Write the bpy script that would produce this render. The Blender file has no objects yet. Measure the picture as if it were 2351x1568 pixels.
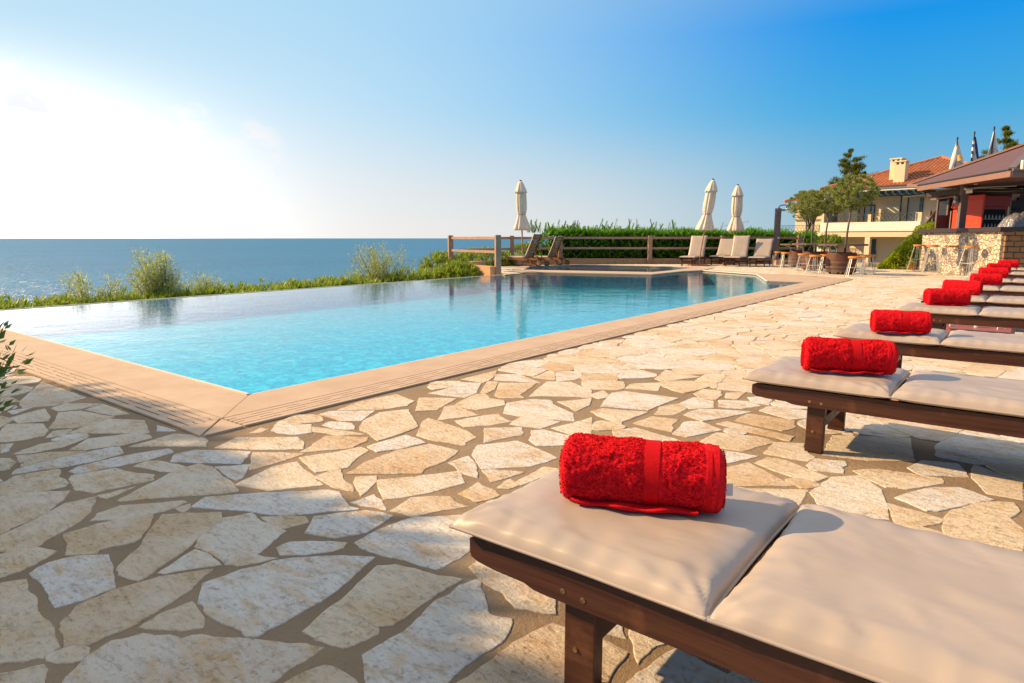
import bpy, bmesh, math, random
from math import sin, cos, pi, radians, sqrt, atan2
from mathutils import Vector, Matrix, noise, geometry
random.seed(7)
sc = bpy.context.scene
COL = sc.collection

# ---------------------------------------------------------------- camera
AZ = radians(37.8)
cam_d = bpy.data.cameras.new('camera'); cam = bpy.data.objects.new('camera', cam_d); COL.objects.link(cam)
cam.location = (0, 0, 1.0)
cam.rotation_euler = (radians(90) - math.atan(238/1500), 0, AZ)
cam_d.lens = 1500/2351*36; cam_d.sensor_width = 36; cam_d.clip_end = 60000; cam_d.clip_start = .05
sc.camera = cam

FH = Vector((-sin(AZ), cos(AZ), 0)); RH = Vector((cos(AZ), sin(AZ), 0))
def K(lat, dep, z=0.): return RH*lat + FH*dep + Vector((0, 0, z))      # lateral, distance along the view heading, height
# ---------------------------------------------------------------- light
SUN_EL, SUN_AZ = radians(29), radians(23)      # light travels toward +x turned 23 deg to +y
SD = Vector((-cos(SUN_AZ)*cos(SUN_EL), -sin(SUN_AZ)*cos(SUN_EL), sin(SUN_EL)))   # toward the sun
ld = bpy.data.lights.new('sun', 'SUN'); ld.energy = 4.3; ld.angle = radians(.6); ld.color = (1, .69, .36)
lo = bpy.data.objects.new('sun', ld); COL.objects.link(lo); lo.rotation_euler = (-SD).to_track_quat('-Z', 'Y').to_euler()

W = bpy.data.worlds.new('World'); sc.world = W; W.use_nodes = True
EXPO = 0.90
def sky_nodes():
    nt = W.node_tree; N = nt.nodes; L = nt.links; N.clear()
    out = N.new('ShaderNodeOutputWorld'); bg = N.new('ShaderNodeBackground'); bg.inputs[1].default_value = .12
    K_ = 1/(.12*2**EXPO)
    s = N.new('ShaderNodeTexSky'); s.sky_type = 'NISHITA'; s.sun_disc = False
    s.sun_elevation = SUN_EL; s.sun_rotation = atan2(SD.x, SD.y); s.altitude = 30
    s.air_density = 1.0; s.dust_density = .6; s.ozone_density = 4.0
    tc = N.new('ShaderNodeTexCoord')
    def dotn(v):
        d = N.new('ShaderNodeVectorMath'); d.operation = 'DOT_PRODUCT'; L.new(tc.outputs['Generated'], d.inputs[0]); d.inputs[1].default_value = v; return d.outputs['Value']
    def mr(src, a, b, c=0., d=1.):
        m = N.new('ShaderNodeMapRange'); m.interpolation_type = 'SMOOTHSTEP'; L.new(src, m.inputs[0])
        for i, v in enumerate((a, b, c, d)): m.inputs[1+i].default_value = v
        return m.outputs[0]
    def mix(fac, A, B):
        m = N.new('ShaderNodeMix'); m.data_type = 'RGBA'
        if isinstance(fac, float): m.inputs[0].default_value = fac
        else: L.new(fac, m.inputs[0])
        for i, v in ((6, A), (7, B)):
            if isinstance(v, tuple): m.inputs[i].default_value = (v[0]*K_, v[1]*K_, v[2]*K_, 1)
            else: L.new(v, m.inputs[i])
        return m.outputs[2]
    def mul(a, b):
        m = N.new('ShaderNodeMath'); m.operation = 'MULTIPLY'
        for i, v in enumerate((a, b)):
            if isinstance(v, (int, float)): m.inputs[i].default_value = v
            else: L.new(v, m.inputs[i])
        return m.outputs[0]
    el = dotn((0, 0, 1)); gd = K(-.9, 1, .1).normalized(); glow = dotn(tuple(gd))
    rp = N.new('ShaderNodeValToRGB'); L.new(el, rp.inputs[0]); cr = rp.color_ramp
    stops = SKY_RAMP
    while len(cr.elements) < len(stops): cr.elements.new(.5)
    for e, (p, c) in zip(cr.elements, stops): e.position = p; e.color = (*c, 1)
    sc_ = N.new('ShaderNodeVectorMath'); sc_.operation = 'SCALE'; sc_.inputs['Scale'].default_value = K_; L.new(rp.outputs[0], sc_.inputs[0])
    col = mix(.04, sc_.outputs[0], s.outputs[0])
    col = mix(mr(glow, .32, 1.0), col, SKY_PALE)
    col = mix(mul(mr(glow, .30, .82), mr(el, .20, -.02)), col, SKY_BEIGE)
    def pw(a, e):
        m = N.new('ShaderNodeMath'); m.operation = 'POWER'; L.new(a, m.inputs[0]); m.inputs[1].default_value = e; return m.outputs[0]
    dpos = N.new('ShaderNodeMath'); dpos.operation = 'MAXIMUM'; L.new(glow, dpos.inputs[0]); dpos.inputs[1].default_value = 0.
    col = mix(mul(pw(dpos.outputs[0], 6.5), mr(el, .38, -.04)), col, (1.06, 1.05, 1.04))
    col = mix(mul(pw(dpos.outputs[0], 38.), mr(el, .26, -.05)), col, (4.2, 4.0, 3.7))
    nz = N.new('ShaderNodeTexNoise'); nz.inputs['Scale'].default_value = 16; nz.inputs['Detail'].default_value = 9; nz.inputs['Roughness'].default_value = .62
    mp = N.new('ShaderNodeMapping'); mp.inputs['Scale'].default_value = (1, 1, 2.2); L.new(tc.outputs['Generated'], mp.inputs[0]); L.new(mp.outputs[0], nz.inputs[0])
    for (px, py, w, amt, c) in CLOUDS:
        d = K((px-1175.5)/1519, 1, (546-py)/1519).normalized()
        spot = mr(dotn(tuple(d)), 1 - w*w/2, 1 - w*w/14); f = mul(mr(nz.outputs[0], .46, .60), spot); col = mix(mul(f, amt), col, c)
    L.new(col, bg.inputs[0]); L.new(bg.outputs[0], out.inputs[0])
SKY_RAMP = [(0, (.30, .50, .61)), (.08, (.20, .46, .66)), (.16, (.05, .40, .74)), (.27, (.0, .30, .82)), (.48, (.36, .46, .60)), (1, (1.0, .96, .92))]
SKY_PALE = (.44, .72, .92); SKY_BEIGE = (.78, .76, .735)
CLOUDS = [(30, 40, .022, .35, (1, .99, .98)), (58, 148, .024, .55, (1.05, 1.0, .96)), (70, 268, .05, .8, (1.0, 1.0, 1.0)), (95, 290, .045, .75, (.88, .91, .96)), (460, 282, .03, .5, (1.05, 1.02, 1.0)), (435, 330, .05, .4, (1.05, 1.02, 1.0)), (590, 349, .05, .5, (1.02, .97, .93))]
sky_nodes()
sc.view_settings.view_transform = 'Standard'; sc.view_settings.look = 'None'; sc.view_settings.gamma = 1
sc.view_settings.exposure = EXPO
sc.cycles.max_bounces = 8; sc.cycles.transparent_max_bounces = 12; sc.cycles.sample_clamp_indirect = 6
sc.cycles.use_denoising = True


# ---------------------------------------------------------------- materials
MATS = {}
def mat(name, col, rough=.7, metal=0., var=0., scale=8., bump=0., bscale=60., stretch=(1, 1, 1), col2=None, spec=None, trans=0., detail=5., dist=.01, sheen=0., contrast=(.35, .65), coat=0.):
    if name in MATS: return MATS[name]
    m = bpy.data.materials.new(name); m.use_nodes = True; nt = m.node_tree; N, L = nt.nodes, nt.links
    b = N['Principled BSDF']; b.inputs['Roughness'].default_value = rough; b.inputs['Metallic'].default_value = metal
    b.inputs['Base Color'].default_value = (*col, 1)
    if spec is not None: b.inputs['Specular IOR Level'].default_value = spec
    if sheen: b.inputs['Sheen Weight'].default_value = sheen; b.inputs['Sheen Roughness'].default_value = .5; b.inputs['Sheen Tint'].default_value = (*col, 1)
    if coat: b.inputs['Coat Weight'].default_value = coat; b.inputs['Coat Roughness'].default_value = .25
    if trans: b.inputs['Transmission Weight'].default_value = trans
    tc = N.new('ShaderNodeTexCoord'); mp = N.new('ShaderNodeMapping'); mp.inputs['Scale'].default_value = stretch; L.new(tc.outputs['Object'], mp.inputs[0])
    if var or col2:
        n = N.new('ShaderNodeTexNoise'); n.inputs['Scale'].default_value = scale; n.inputs['Detail'].default_value = detail; n.inputs['Roughness'].default_value = .6; L.new(mp.outputs[0], n.inputs[0])
        mr = N.new('ShaderNodeMapRange'); mr.inputs[1].default_value, mr.inputs[2].default_value = contrast; L.new(n.outputs[0], mr.inputs[0])
        mx = N.new('ShaderNodeMix'); mx.data_type = 'RGBA'; L.new(mr.outputs[0], mx.inputs[0])
        c2 = col2 or tuple(c*(1-var) for c in col)
        mx.inputs[6].default_value = (*c2, 1); mx.inputs[7].default_value = (*col, 1); L.new(mx.outputs[2], b.inputs['Base Color'])
    if bump:
        n2 = N.new('ShaderNodeTexNoise'); n2.inputs['Scale'].default_value = bscale; n2.inputs['Detail'].default_value = 6; L.new(mp.outputs[0], n2.inputs[0])
        bp = N.new('ShaderNodeBump'); bp.inputs['Strength'].default_value = bump; bp.inputs['Distance'].default_value = dist; L.new(n2.outputs[0], bp.inputs['Height']); L.new(bp.outputs[0], b.inputs['Normal'])
    MATS[name] = m; return m

class G:   # tiny node-graph helper
    def __init__(s, name):
        s.m = bpy.data.materials.new(name); s.m.use_nodes = True; s.nt = s.m.node_tree; s.N = s.nt.nodes; s.L = s.nt.links; s.b = s.N['Principled BSDF']; s.out = s.N['Material Output']
        s.tc = s.N.new('ShaderNodeTexCoord')
    def mapping(s, scale=(1, 1, 1), src=None, rot=(0, 0, 0)):
        m = s.N.new('ShaderNodeMapping'); m.inputs['Scale'].default_value = scale; m.inputs['Rotation'].default_value = rot; s.L.new(src or s.tc.outputs['Object'], m.inputs[0]); return m.outputs[0]
    def noise(s, vec, scale, detail=5, rough=.6, dist=0.):
        n = s.N.new('ShaderNodeTexNoise'); n.inputs['Scale'].default_value = scale; n.inputs['Detail'].default_value = detail; n.inputs['Roughness'].default_value = rough; n.inputs['Distortion'].default_value = dist; s.L.new(vec, n.inputs[0]); return n.outputs[0]
    def vor(s, vec, scale, feature='F1', out='Distance', rnd=1.):
        n = s.N.new('ShaderNodeTexVoronoi'); n.feature = feature; n.inputs['Scale'].default_value = scale; n.inputs['Randomness'].default_value = rnd; s.L.new(vec, n.inputs['Vector']); return n.outputs[out]
    def mr(s, src, a, b, c=0., d=1.):
        m = s.N.new('ShaderNodeMapRange'); s.L.new(src, m.inputs[0])
        for i, v in enumerate((a, b, c, d)): m.inputs[1+i].default_value = v
        return m.outputs[0]
    def mix(s, fac, A, B, mode='MIX'):
        m = s.N.new('ShaderNodeMix'); m.data_type = 'RGBA'; m.blend_type = mode
        if isinstance(fac, (int, float)): m.inputs[0].default_value = fac
        else: s.L.new(fac, m.inputs[0])
        for i, v in ((6, A), (7, B)):
            if isinstance(v, tuple): m.inputs[i].default_value = (*v, 1)
            else: s.L.new(v, m.inputs[i])
        return m.outputs[2]
    def math(s, op, a, b=0.):
        m = s.N.new('ShaderNodeMath'); m.operation = op
        for i, v in enumerate((a, b)):
            if isinstance(v, (int, float)): m.inputs[i].default_value = v
            else: s.L.new(v, m.inputs[i])
        return m.outputs[0]
    def bump(s, h, strength=.5, dist=.01, nrm=None):
        b = s.N.new('ShaderNodeBump'); b.inputs['Strength'].default_value = strength; b.inputs['Distance'].default_value = dist; s.L.new(h, b.inputs['Height'])
        if nrm: s.L.new(nrm, b.inputs['Normal'])
        return b.outputs[0]
    def attr(s, name, out='Color'):
        a = s.N.new('ShaderNodeAttribute'); a.attribute_name = name; return a.outputs[out]
    def sep(s, src, ch):
        n = s.N.new('ShaderNodeSeparateColor'); s.L.new(src, n.inputs[0]); return n.outputs[ch]
    def set(s, k, v):
        if hasattr(v, 'links') or hasattr(v, 'is_linked'): s.L.new(v, s.b.inputs[k])
        else: s.b.inputs[k].default_value = v if not isinstance(v, tuple) else (*v, 1)

def stone_mat():
    g = G('crazy_paving_stone'); co = g.tc.outputs['Object']; t = g.attr('tint')
    r, gg = g.sep(t, 0), g.sep(t, 1)
    # per-stone offset of the texture so veins do not run across joints
    off = g.N.new('ShaderNodeVectorMath'); off.operation = 'MULTIPLY_ADD'; g.L.new(t, off.inputs[0]); off.inputs[1].default_value = (40, 40, 40); g.L.new(co, off.inputs[2]); v = off.outputs[0]
    base = g.mix(r, (.70, .57, .41), (.62, .43, .26))
    base = g.mix(g.mr(gg, .45, .80), base, (.70, .655, .61))
    st = g.mapping((1, 2.3, 1), v, (0, 0, .6))
    n1 = g.noise(st, 5.5, 6, .65, .8)
    base = g.mix(g.mr(n1, .48, .68), base, (.62, .40, .19))
    n2 = g.noise(st, 14, 8, .7, .4)
    base = g.mix(g.mr(n2, .52, .66, 0, .75), base, (.42, .27, .15))
    n3 = g.noise(v, 60, 4, .6)
    base = g.mix(g.mr(n3, .56, .68, 0, .6), base, (.24, .17, .11))
    base = g.mix(g.mr(g.noise(v, 3, 3), .4, .65, 0, .5), base, (.80, .74, .64))
    # dark lichen patches on some stones only
    patch = g.math('MULTIPLY', g.mr(g.noise(st, 9, 8, .75, .5), .60, .64), g.mr(gg, .12, .06))
    base = g.mix(g.math('MULTIPLY', patch, .55), base, (.17, .11, .07))
    g.set('Base Color', base); g.set('Roughness', .8); g.set('Specular IOR Level', .25)
    cl = g.mapping((1, 3.2, 1), v, (0, 0, .5))
    h = g.math('ADD', g.math('MULTIPLY', g.noise(cl, 12, 10, .70, .2), 1.), g.math('MULTIPLY', g.noise(v, 55, 6, .7), .55))
    h = g.math('ADD', h, g.mr(g.noise(cl, 26, 4, .6), .30, .42, -.25, 0))
    g.L.new(g.bump(h, 1., .016), g.b.inputs['Normal']); return g.m
def mortar_mat():
    g = G('sandy_mortar'); v = g.tc.outputs['Object']
    b = g.mix(g.mr(g.noise(v, 1.5, 5), .35, .65), (.33, .235, .15), (.24, .17, .11))
    b = g.mix(g.mr(g.noise(v, 70, 4), .6, .75, 0, .6), b, (.12, .09, .06))
    b = g.mix(g.mr(g.noise(v, 160, 2), .66, .76, 0, .8), b, (.45, .38, .30))
    g.set('Base Color', b); g.set('Roughness', .95); g.set('Specular IOR Level', .15)
    g.L.new(g.bump(g.math('ADD', g.noise(v, 35, 8, .7), g.math('MULTIPLY', g.noise(v, 200, 3), .3)), .8, .012), g.b.inputs['Normal']); return g.m
def water_mat(name, bumps, tint, ior=.98, rough=.0):
    g = G(name); N, L = g.N, g.L; N.remove(g.b)
    v = g.tc.outputs['Object']; h = None
    for (sc_, amp, st, rot) in bumps:
        n = g.math('MULTIPLY', g.noise(g.mapping(st, v, (0, 0, rot)), sc_, 3, .55, .3), amp)
        h = n if h is None else g.math('ADD', h, n)
    nb = g.bump(h, 1., 1.)
    ge = N.new('ShaderNodeNewGeometry'); dt = N.new('ShaderNodeVectorMath'); dt.operation = 'DOT_PRODUCT'; L.new(ge.outputs['Incoming'], dt.inputs[0]); L.new(nb, dt.inputs[1])
    c = g.math('SUBTRACT', 1., g.math('ABSOLUTE', dt.outputs['Value'])); F = g.math('MINIMUM', g.math('ADD', g.math('ADD', .02, g.math('MULTIPLY', g.math('POWER', c, 6.5), ior)), g.math('MULTIPLY', g.math('POWER', c, 11.), .5)), .97)
    tr = N.new('ShaderNodeBsdfTransparent'); tr.inputs[0].default_value = (*tint, 1)
    gl = N.new('ShaderNodeBsdfGlossy'); gl.inputs['Roughness'].default_value = rough; L.new(nb, gl.inputs['Normal'])
    mx = N.new('ShaderNodeMixShader'); L.new(F, mx.inputs[0]); L.new(tr.outputs[0], mx.inputs[1]); L.new(gl.outputs[0], mx.inputs[2]); L.new(mx.outputs[0], g.out.inputs[0]); return g.m
def pool_tile_mat():
    g = G('pool_mosaic'); v = g.tc.outputs['Object']
    m = g.mapping((1, 1, 1), v)
    c = g.vor(m, 26, 'F1', 'Color', .35); r = g.sep(c, 0)
    b = g.mix(g.mr(r, .1, .9), (.0, .35, .60), (.005, .52, .76))
    n = g.noise(m, 7, 4, .6, 1.2)
    b = g.mix(g.mr(n, .46, .70), b, (.10, .76, .92))  # pale mottling: ripple highlights on the floor put into the tile colour
    b = g.mix(g.mr(g.noise(m, 16, 3, .6, .8), .55, .75, 0, .7), b, (.0, .27, .50))
    g.set('Base Color', b); g.set('Roughness', .4); return g.m
def sea_mat():
    g = G('sea_water'); N, L = g.N, g.L; N.remove(g.b); v = g.tc.outputs['Object']
    c = g.mix(g.mr(g.noise(g.mapping((1, .25, 1), v), .004, 5), .3, .7), (.0, .11, .25), (.002, .15, .32))
    c = g.mix(g.mr(g.noise(g.mapping((1, 3, 1), v, (0, 0, AZ)), .03, 6, .7), .55, .75, 0, .35), c, (.02, .20, .34))
    h = g.math('ADD', g.math('MULTIPLY', g.noise(v, .12, 6, .65, .5), 3.2), g.math('MULTIPLY', g.noise(v, .02, 4, .6), 5.)); nb = g.bump(h, 1., 1.)
    df = N.new('ShaderNodeBsdfDiffuse'); L.new(c, df.inputs[0]); L.new(nb, df.inputs['Normal'])
    gl = N.new('ShaderNodeBsdfGlossy'); gl.inputs['Roughness'].default_value = .28; L.new(nb, gl.inputs['Normal'])
    mx = N.new('ShaderNodeMixShader'); mx.inputs[0].default_value = .28; L.new(df.outputs[0], mx.inputs[1]); L.new(gl.outputs[0], mx.inputs[2]); L.new(mx.outputs[0], g.out.inputs[0]); return g.m
def leaf_mat(name, dark, light, pale=None, transl=.35, rough=.45):
    g = G(name); r = g.sep(g.attr('tint'), 0)
    b = g.mix(r, dark, light)
    if pale: b = g.mix(g.mr(g.sep(g.attr('tint'), 1), .80, .95), b, pale)
    g.set('Base Color', b); g.set('Roughness', rough); g.set('Specular IOR Level', .35)
    t = g.N.new('ShaderNodeBsdfTranslucent'); g.L.new(g.mix(.5, b, (light[0]*1.6, light[1]*1.6, light[2]*.7)), t.inputs[0])
    mx = g.N.new('ShaderNodeMixShader'); mx.inputs[0].default_value = transl; g.L.new(g.b.outputs[0], mx.inputs[1]); g.L.new(t.outputs[0], mx.inputs[2]); g.L.new(mx.outputs[0], g.out.inputs[0]); return g.m
def wood_mat(name, c1, c2, axis=(2, 40, 40), rough=.45, worn=None):
    g = G(name); v = g.mapping(axis)
    n = g.noise(v, 1.2, 8, .65, .8); b = g.mix(g.mr(n, .33, .68), c1, c2)
    b = g.mix(g.mr(g.noise(g.mapping(tuple(a*2.5 for a in axis)), 1.5, 4), .55, .75, 0, .5), b, tuple(c*.35 for c in c1))
    if worn: b = g.mix(g.mr(g.noise(g.tc.outputs['Object'], 7, 5), .58, .72, 0, .6), b, worn)
    g.set('Base Color', b); g.set('Roughness', g.mr(n, .3, .7, rough-.1, rough+.15)); g.set('Specular IOR Level', .35)
    g.L.new(g.bump(n, .25, .004), g.b.inputs['Normal']); return g.m
def towel_mat():
    g = G('red_terry_cloth'); v = g.tc.outputs['Object']
    n = g.noise(v, 95, 5, .65); n2 = g.noise(v, 18, 3)
    b = g.mix(g.mr(n, .38, .66), (.56, .003, .010), (.86, .016, .030)); b = g.mix(g.mr(n2, .5, .75, 0, .35), b, (.85, .02, .015))
    g.set('Base Color', b); g.set('Roughness', .95); g.set('Specular IOR Level', .1)
    g.b.inputs['Sheen Weight'].default_value = .12; g.b.inputs['Sheen Tint'].default_value = (1, .25, .15, 1); g.b.inputs['Sheen Roughness'].default_value = .4
    g.L.new(g.bump(g.math('ADD', g.math('MULTIPLY', n, 1.), g.math('MULTIPLY', g.noise(v, 38, 3), .8)), 1., .007), g.b.inputs['Normal']); return g.m
def cushion_mat():
    g = G('taupe_vinyl'); v = g.tc.outputs['Object']
    b = g.mix(g.mr(g.noise(v, 5, 5), .3, .7), (.37, .30, .25), (.42, .345, .295))
    g.set('Base Color', b); g.set('Roughness', g.mr(g.noise(v, 11, 4), .3, .7, .36, .5)); g.set('Specular IOR Level', .45)
    w = g.noise(g.mapping((1.3, 3.2, 1), v, (0, 0, .5)), 2.4, 2, .45, .5)
    h = g.math('ADD', g.math('MULTIPLY', w, .9), g.math('MULTIPLY', g.noise(v, 300, 2), .008))
    g.L.new(g.bump(h, .30, .03), g.b.inputs['Normal']); return g.m
def rubble_mat():
    g = G('pale_rubble_stone'); v = g.tc.outputs['Object']
    wv = g.N.new('ShaderNodeVectorMath'); wv.operation = 'ADD'; g.L.new(v, wv.inputs[0])
    nn = g.N.new('ShaderNodeTexNoise'); nn.inputs['Scale'].default_value = 5; g.L.new(v, nn.inputs[0])
    sb = g.N.new('ShaderNodeVectorMath'); sb.operation = 'SCALE'; g.L.new(nn.outputs['Color'], sb.inputs[0]); sb.inputs['Scale'].default_value = .09; g.L.new(sb.outputs[0], wv.inputs[1])
    p = g.mapping((6.5, 6.5, 9.0), wv.outputs[0])
    d = g.vor(p, 1., 'DISTANCE_TO_EDGE'); c = g.vor(p, 1., 'F1', 'Color')
    b = g.mix(g.sep(c, 0), (.72, .64, .52), (.62, .49, .34)); b = g.mix(g.mr(g.sep(c, 1), .82, .9), b, (.27, .21, .17))
    b = g.mix(g.mr(g.noise(v, 2.2, 3), .48, .62, 0, .45), b, (.33, .27, .22))
    b = g.mix(g.mr(g.noise(v, 14, 5), .5, .75, 0, .5), b, (.5, .4, .3))
    e = g.mr(d, .005, .05); b = g.mix(e, (.36, .29, .22), b)
    g.set('Base Color', b); g.set('Roughness', .9); g.L.new(g.bump(g.math('ADD', g.mr(d, 0, .2), g.math('MULTIPLY', g.noise(v, 30, 5), .3)), .9, .05), g.b.inputs['Normal']); return g.m
def brickstone_mat():
    g = G('brown_coursed_stone'); v = g.tc.outputs['Object']
    wv = g.N.new('ShaderNodeVectorMath'); wv.operation = 'ADD'; g.L.new(v, wv.inputs[0])
    nn = g.N.new('ShaderNodeTexNoise'); nn.inputs['Scale'].default_value = 4; g.L.new(v, nn.inputs[0])
    sb = g.N.new('ShaderNodeVectorMath'); sb.operation = 'SCALE'; g.L.new(nn.outputs['Color'], sb.inputs[0]); sb.inputs['Scale'].default_value = .05; g.L.new(sb.outputs[0], wv.inputs[1])
    sx = g.N.new('ShaderNodeSeparateXYZ'); g.L.new(wv.outputs[0], sx.inputs[0]); cb = g.N.new('ShaderNodeCombineXYZ'); g.L.new(sx.outputs[1], cb.inputs[0]); g.L.new(sx.outputs[2], cb.inputs[1])
    br = g.N.new('ShaderNodeTexBrick'); g.L.new(cb.outputs[0], br.inputs[0]); br.inputs['Scale'].default_value = 1; br.inputs['Brick Width'].default_value = .30; br.inputs['Row Height'].default_value = .135; br.inputs['Mortar Size'].default_value = .016; br.inputs['Mortar Smooth'].default_value = .4
    br.inputs['Color1'].default_value = (.36, .19, .065, 1); br.inputs['Color2'].default_value = (.24, .12, .045, 1); br.inputs['Mortar'].default_value = (.06, .045, .035, 1)
    b = g.mix(g.mr(g.noise(v, 9, 5), .45, .75, 0, .5), br.outputs[0], (.30, .19, .10))
    g.set('Base Color', b); g.set('Roughness', .9); g.L.new(g.bump(g.math('ADD', g.math('MULTIPLY', br.outputs[1], -1), g.math('MULTIPLY', g.noise(v, 25, 5), .4)), .8, .03), g.b.inputs['Normal']); return g.m
M_STONE = stone_mat(); M_MORTAR = mortar_mat(); M_TILE = pool_tile_mat(); M_SEA = sea_mat(); M_TOWEL = towel_mat(); M_CUSH = cushion_mat(); M_RUBBLE = rubble_mat(); M_BRICKST = brickstone_mat()
M_WATER = water_mat('pool_water', [(1.7, .006, (1, 1, 1), .3), (8, .0018, (1, 1.6, 1), 1.1), (24, .0004, (1, 1, 1), .2)], (.60, .96, 1.0), .90)
M_MAHOG = wood_mat('mahogany_wood', (.036, .012, .007), (.090, .031, .015), (1.2, 30, 30), .42, (.16, .06, .025))
M_TEAK = wood_mat('teak_wood', (.20, .075, .022), (.38, .16, .05), (2, 30, 30), .5)
M_SEAT = wood_mat('orange_wood', (.50, .17, .03), (.66, .27, .06), (6, 6, 40), .4)
M_BARREL = wood_mat('barrel_oak', (.075, .026, .014), (.15, .055, .027), (9, 9, 1.5), .6)
M_OLDW = wood_mat('weathered_wood', (.085, .058, .045), (.16, .11, .09), (3, 30, 30), .7)
M_FENCE = mat('painted_fence_wood', (.36, .215, .145), .55, var=.2, scale=4, bump=.15, bscale=40)
M_COPE = mat('beige_coping_stone', (.53, .385, .27), .7, col2=(.46, .32, .215), scale=3.5, bump=.25, bscale=90, dist=.004)
M_COPE2 = mat('pale_edge_trim', (.72, .62, .50), .5, var=.1, scale=9)
M_GROOVE = mat('drain_channel', (.16, .08, .035), .9, var=.3, scale=20)
M_CANVAS = mat('ecru_canvas', (.70, .58, .46), .9, var=.12, scale=7, bump=.4, bscale=14, dist=.02)
M_POLE = mat('varnished_pole', (.42, .24, .13), .45, var=.3, scale=12)
M_BASE = mat('maroon_parasol_base', (.30, .085, .065), .5, var=.15, scale=6)
M_BASE2 = mat('terracotta_base', (.48, .20, .13), .7, var=.2, scale=6)
M_STUCCO = mat('cream_stucco', (.74, .59, .38), .9, var=.06, scale=2, bump=.2, bscale=60)
M_WHITE = mat('white_render', (.80, .74, .64), .85, var=.05, scale=2)
M_OCHRE = mat('ochre_plaster', (.60, .36, .19), .95, col2=(.46, .25, .12), scale=14, bump=.9, bscale=22, dist=.03)
M_GREEN = mat('dark_green_paint', (.022, .05, .052), .45, var=.15, scale=5)
M_ROOFT = mat('terracotta_tile', (.50, .19, .085), .8, col2=(.33, .115, .055), scale=3, contrast=(.3, .7))
M_METAL = mat('galvanised_steel', (.66, .65, .63), .4, metal=.6, var=.15, scale=30)
M_BROWNP = mat('brown_steel_paint', (.17, .115, .105), .5, var=.15, scale=4)
M_BROOF = mat('brown_roof_sheet', (.135, .06, .048), .6, var=.15, scale=3)
M_BTRIM = mat('brown_roof_trim', (.25, .13, .10), .6, var=.1, scale=3)
M_DARKW = mat('dark_stained_wood', (.045, .028, .028), .5, var=.3, scale=6, stretch=(1, 1, 8))
M_RED = mat('glossy_sunlit_red', (.92, .06, .015), .35, var=.06, scale=2)  # red raised so the fridge side looks sunlit; cooler header shares it
M_REDSHADE = mat('shaded_red_panel', (.42, .012, .012), .35, var=.1, scale=2)  # the fridge red darkened for its shaded front
M_BLACK = mat('black_plastic', (.012, .012, .013), .4, var=.2, scale=9)
M_GLASSD = mat('dark_cooler_glass', (.012, .014, .015), .5, var=.5, scale=14, spec=.2)
M_GLASSB = mat('pale_cooler_glass', (.16, .19, .22), .3, var=.4, scale=9, spec=.4)
M_RUBBER = mat('wheel_wood', (.22, .085, .03), .6, var=.3, scale=20)
M_BRASS = mat('brass_screw', (.45, .28, .13), .35, metal=.9, var=.2, scale=90)
M_TERRA = mat('terracotta_pot', (.46, .13, .06), .8, var=.15, scale=8)
M_BARK = mat('grey_bark', (.16, .125, .10), .95, col2=(.09, .065, .05), scale=14, bump=.8, bscale=30, dist=.02)
M_SOIL = mat('dry_hillside_soil', (.20, .15, .09), 1., col2=(.07, .10, .035), scale=.6)
M_SLAB = mat('plain_terrace_soil', (.30, .24, .17), 1., var=.2, scale=1)
M_FILM = mat('clear_plastic_sheet', (.24, .23, .25), .12, var=.35, scale=9, bump=1., bscale=11, dist=.06, spec=.9)
M_FLAGW = mat('white_flag_cloth', (.80, .76, .70), .9, var=.08, scale=6)
M_FLAGB = mat('blue_flag_cloth', (.03, .06, .20), .9, var=.1, scale=6)
M_FLAGO = mat('orange_flag_mark', (.85, .42, .10), .9, var=.1, scale=6)
M_FLAGK = mat('dark_flag_mark', (.10, .10, .13), .9, var=.1, scale=6)
L_HEDGE = leaf_mat('cypress_foliage', (.03, .10, .010), (.13, .34, .02), (.26, .42, .04), .4)
L_OLEA = leaf_mat('oleander_leaves', (.07, .15, .012), (.26, .36, .035), (.50, .42, .16), .4)
L_OLIVE = leaf_mat('olive_leaves', (.15, .19, .08), (.36, .42, .20), (.62, .62, .42), .5)
L_VAR = leaf_mat('variegated_leaves', (.09, .125, .03), (.31, .35, .11), (.70, .68, .42), .42)
L_PINE = leaf_mat('pine_needles', (.03, .06, .010), (.22, .25, .02), None, .25)
L_IVY = leaf_mat('ivy_leaves', (.15, .23, .015), (.48, .54, .04), None, .5)
L_NEAR = leaf_mat('pittosporum_leaves', (.03, .075, .018), (.13, .20, .045), (.30, .34, .10), .3, .3)

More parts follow.
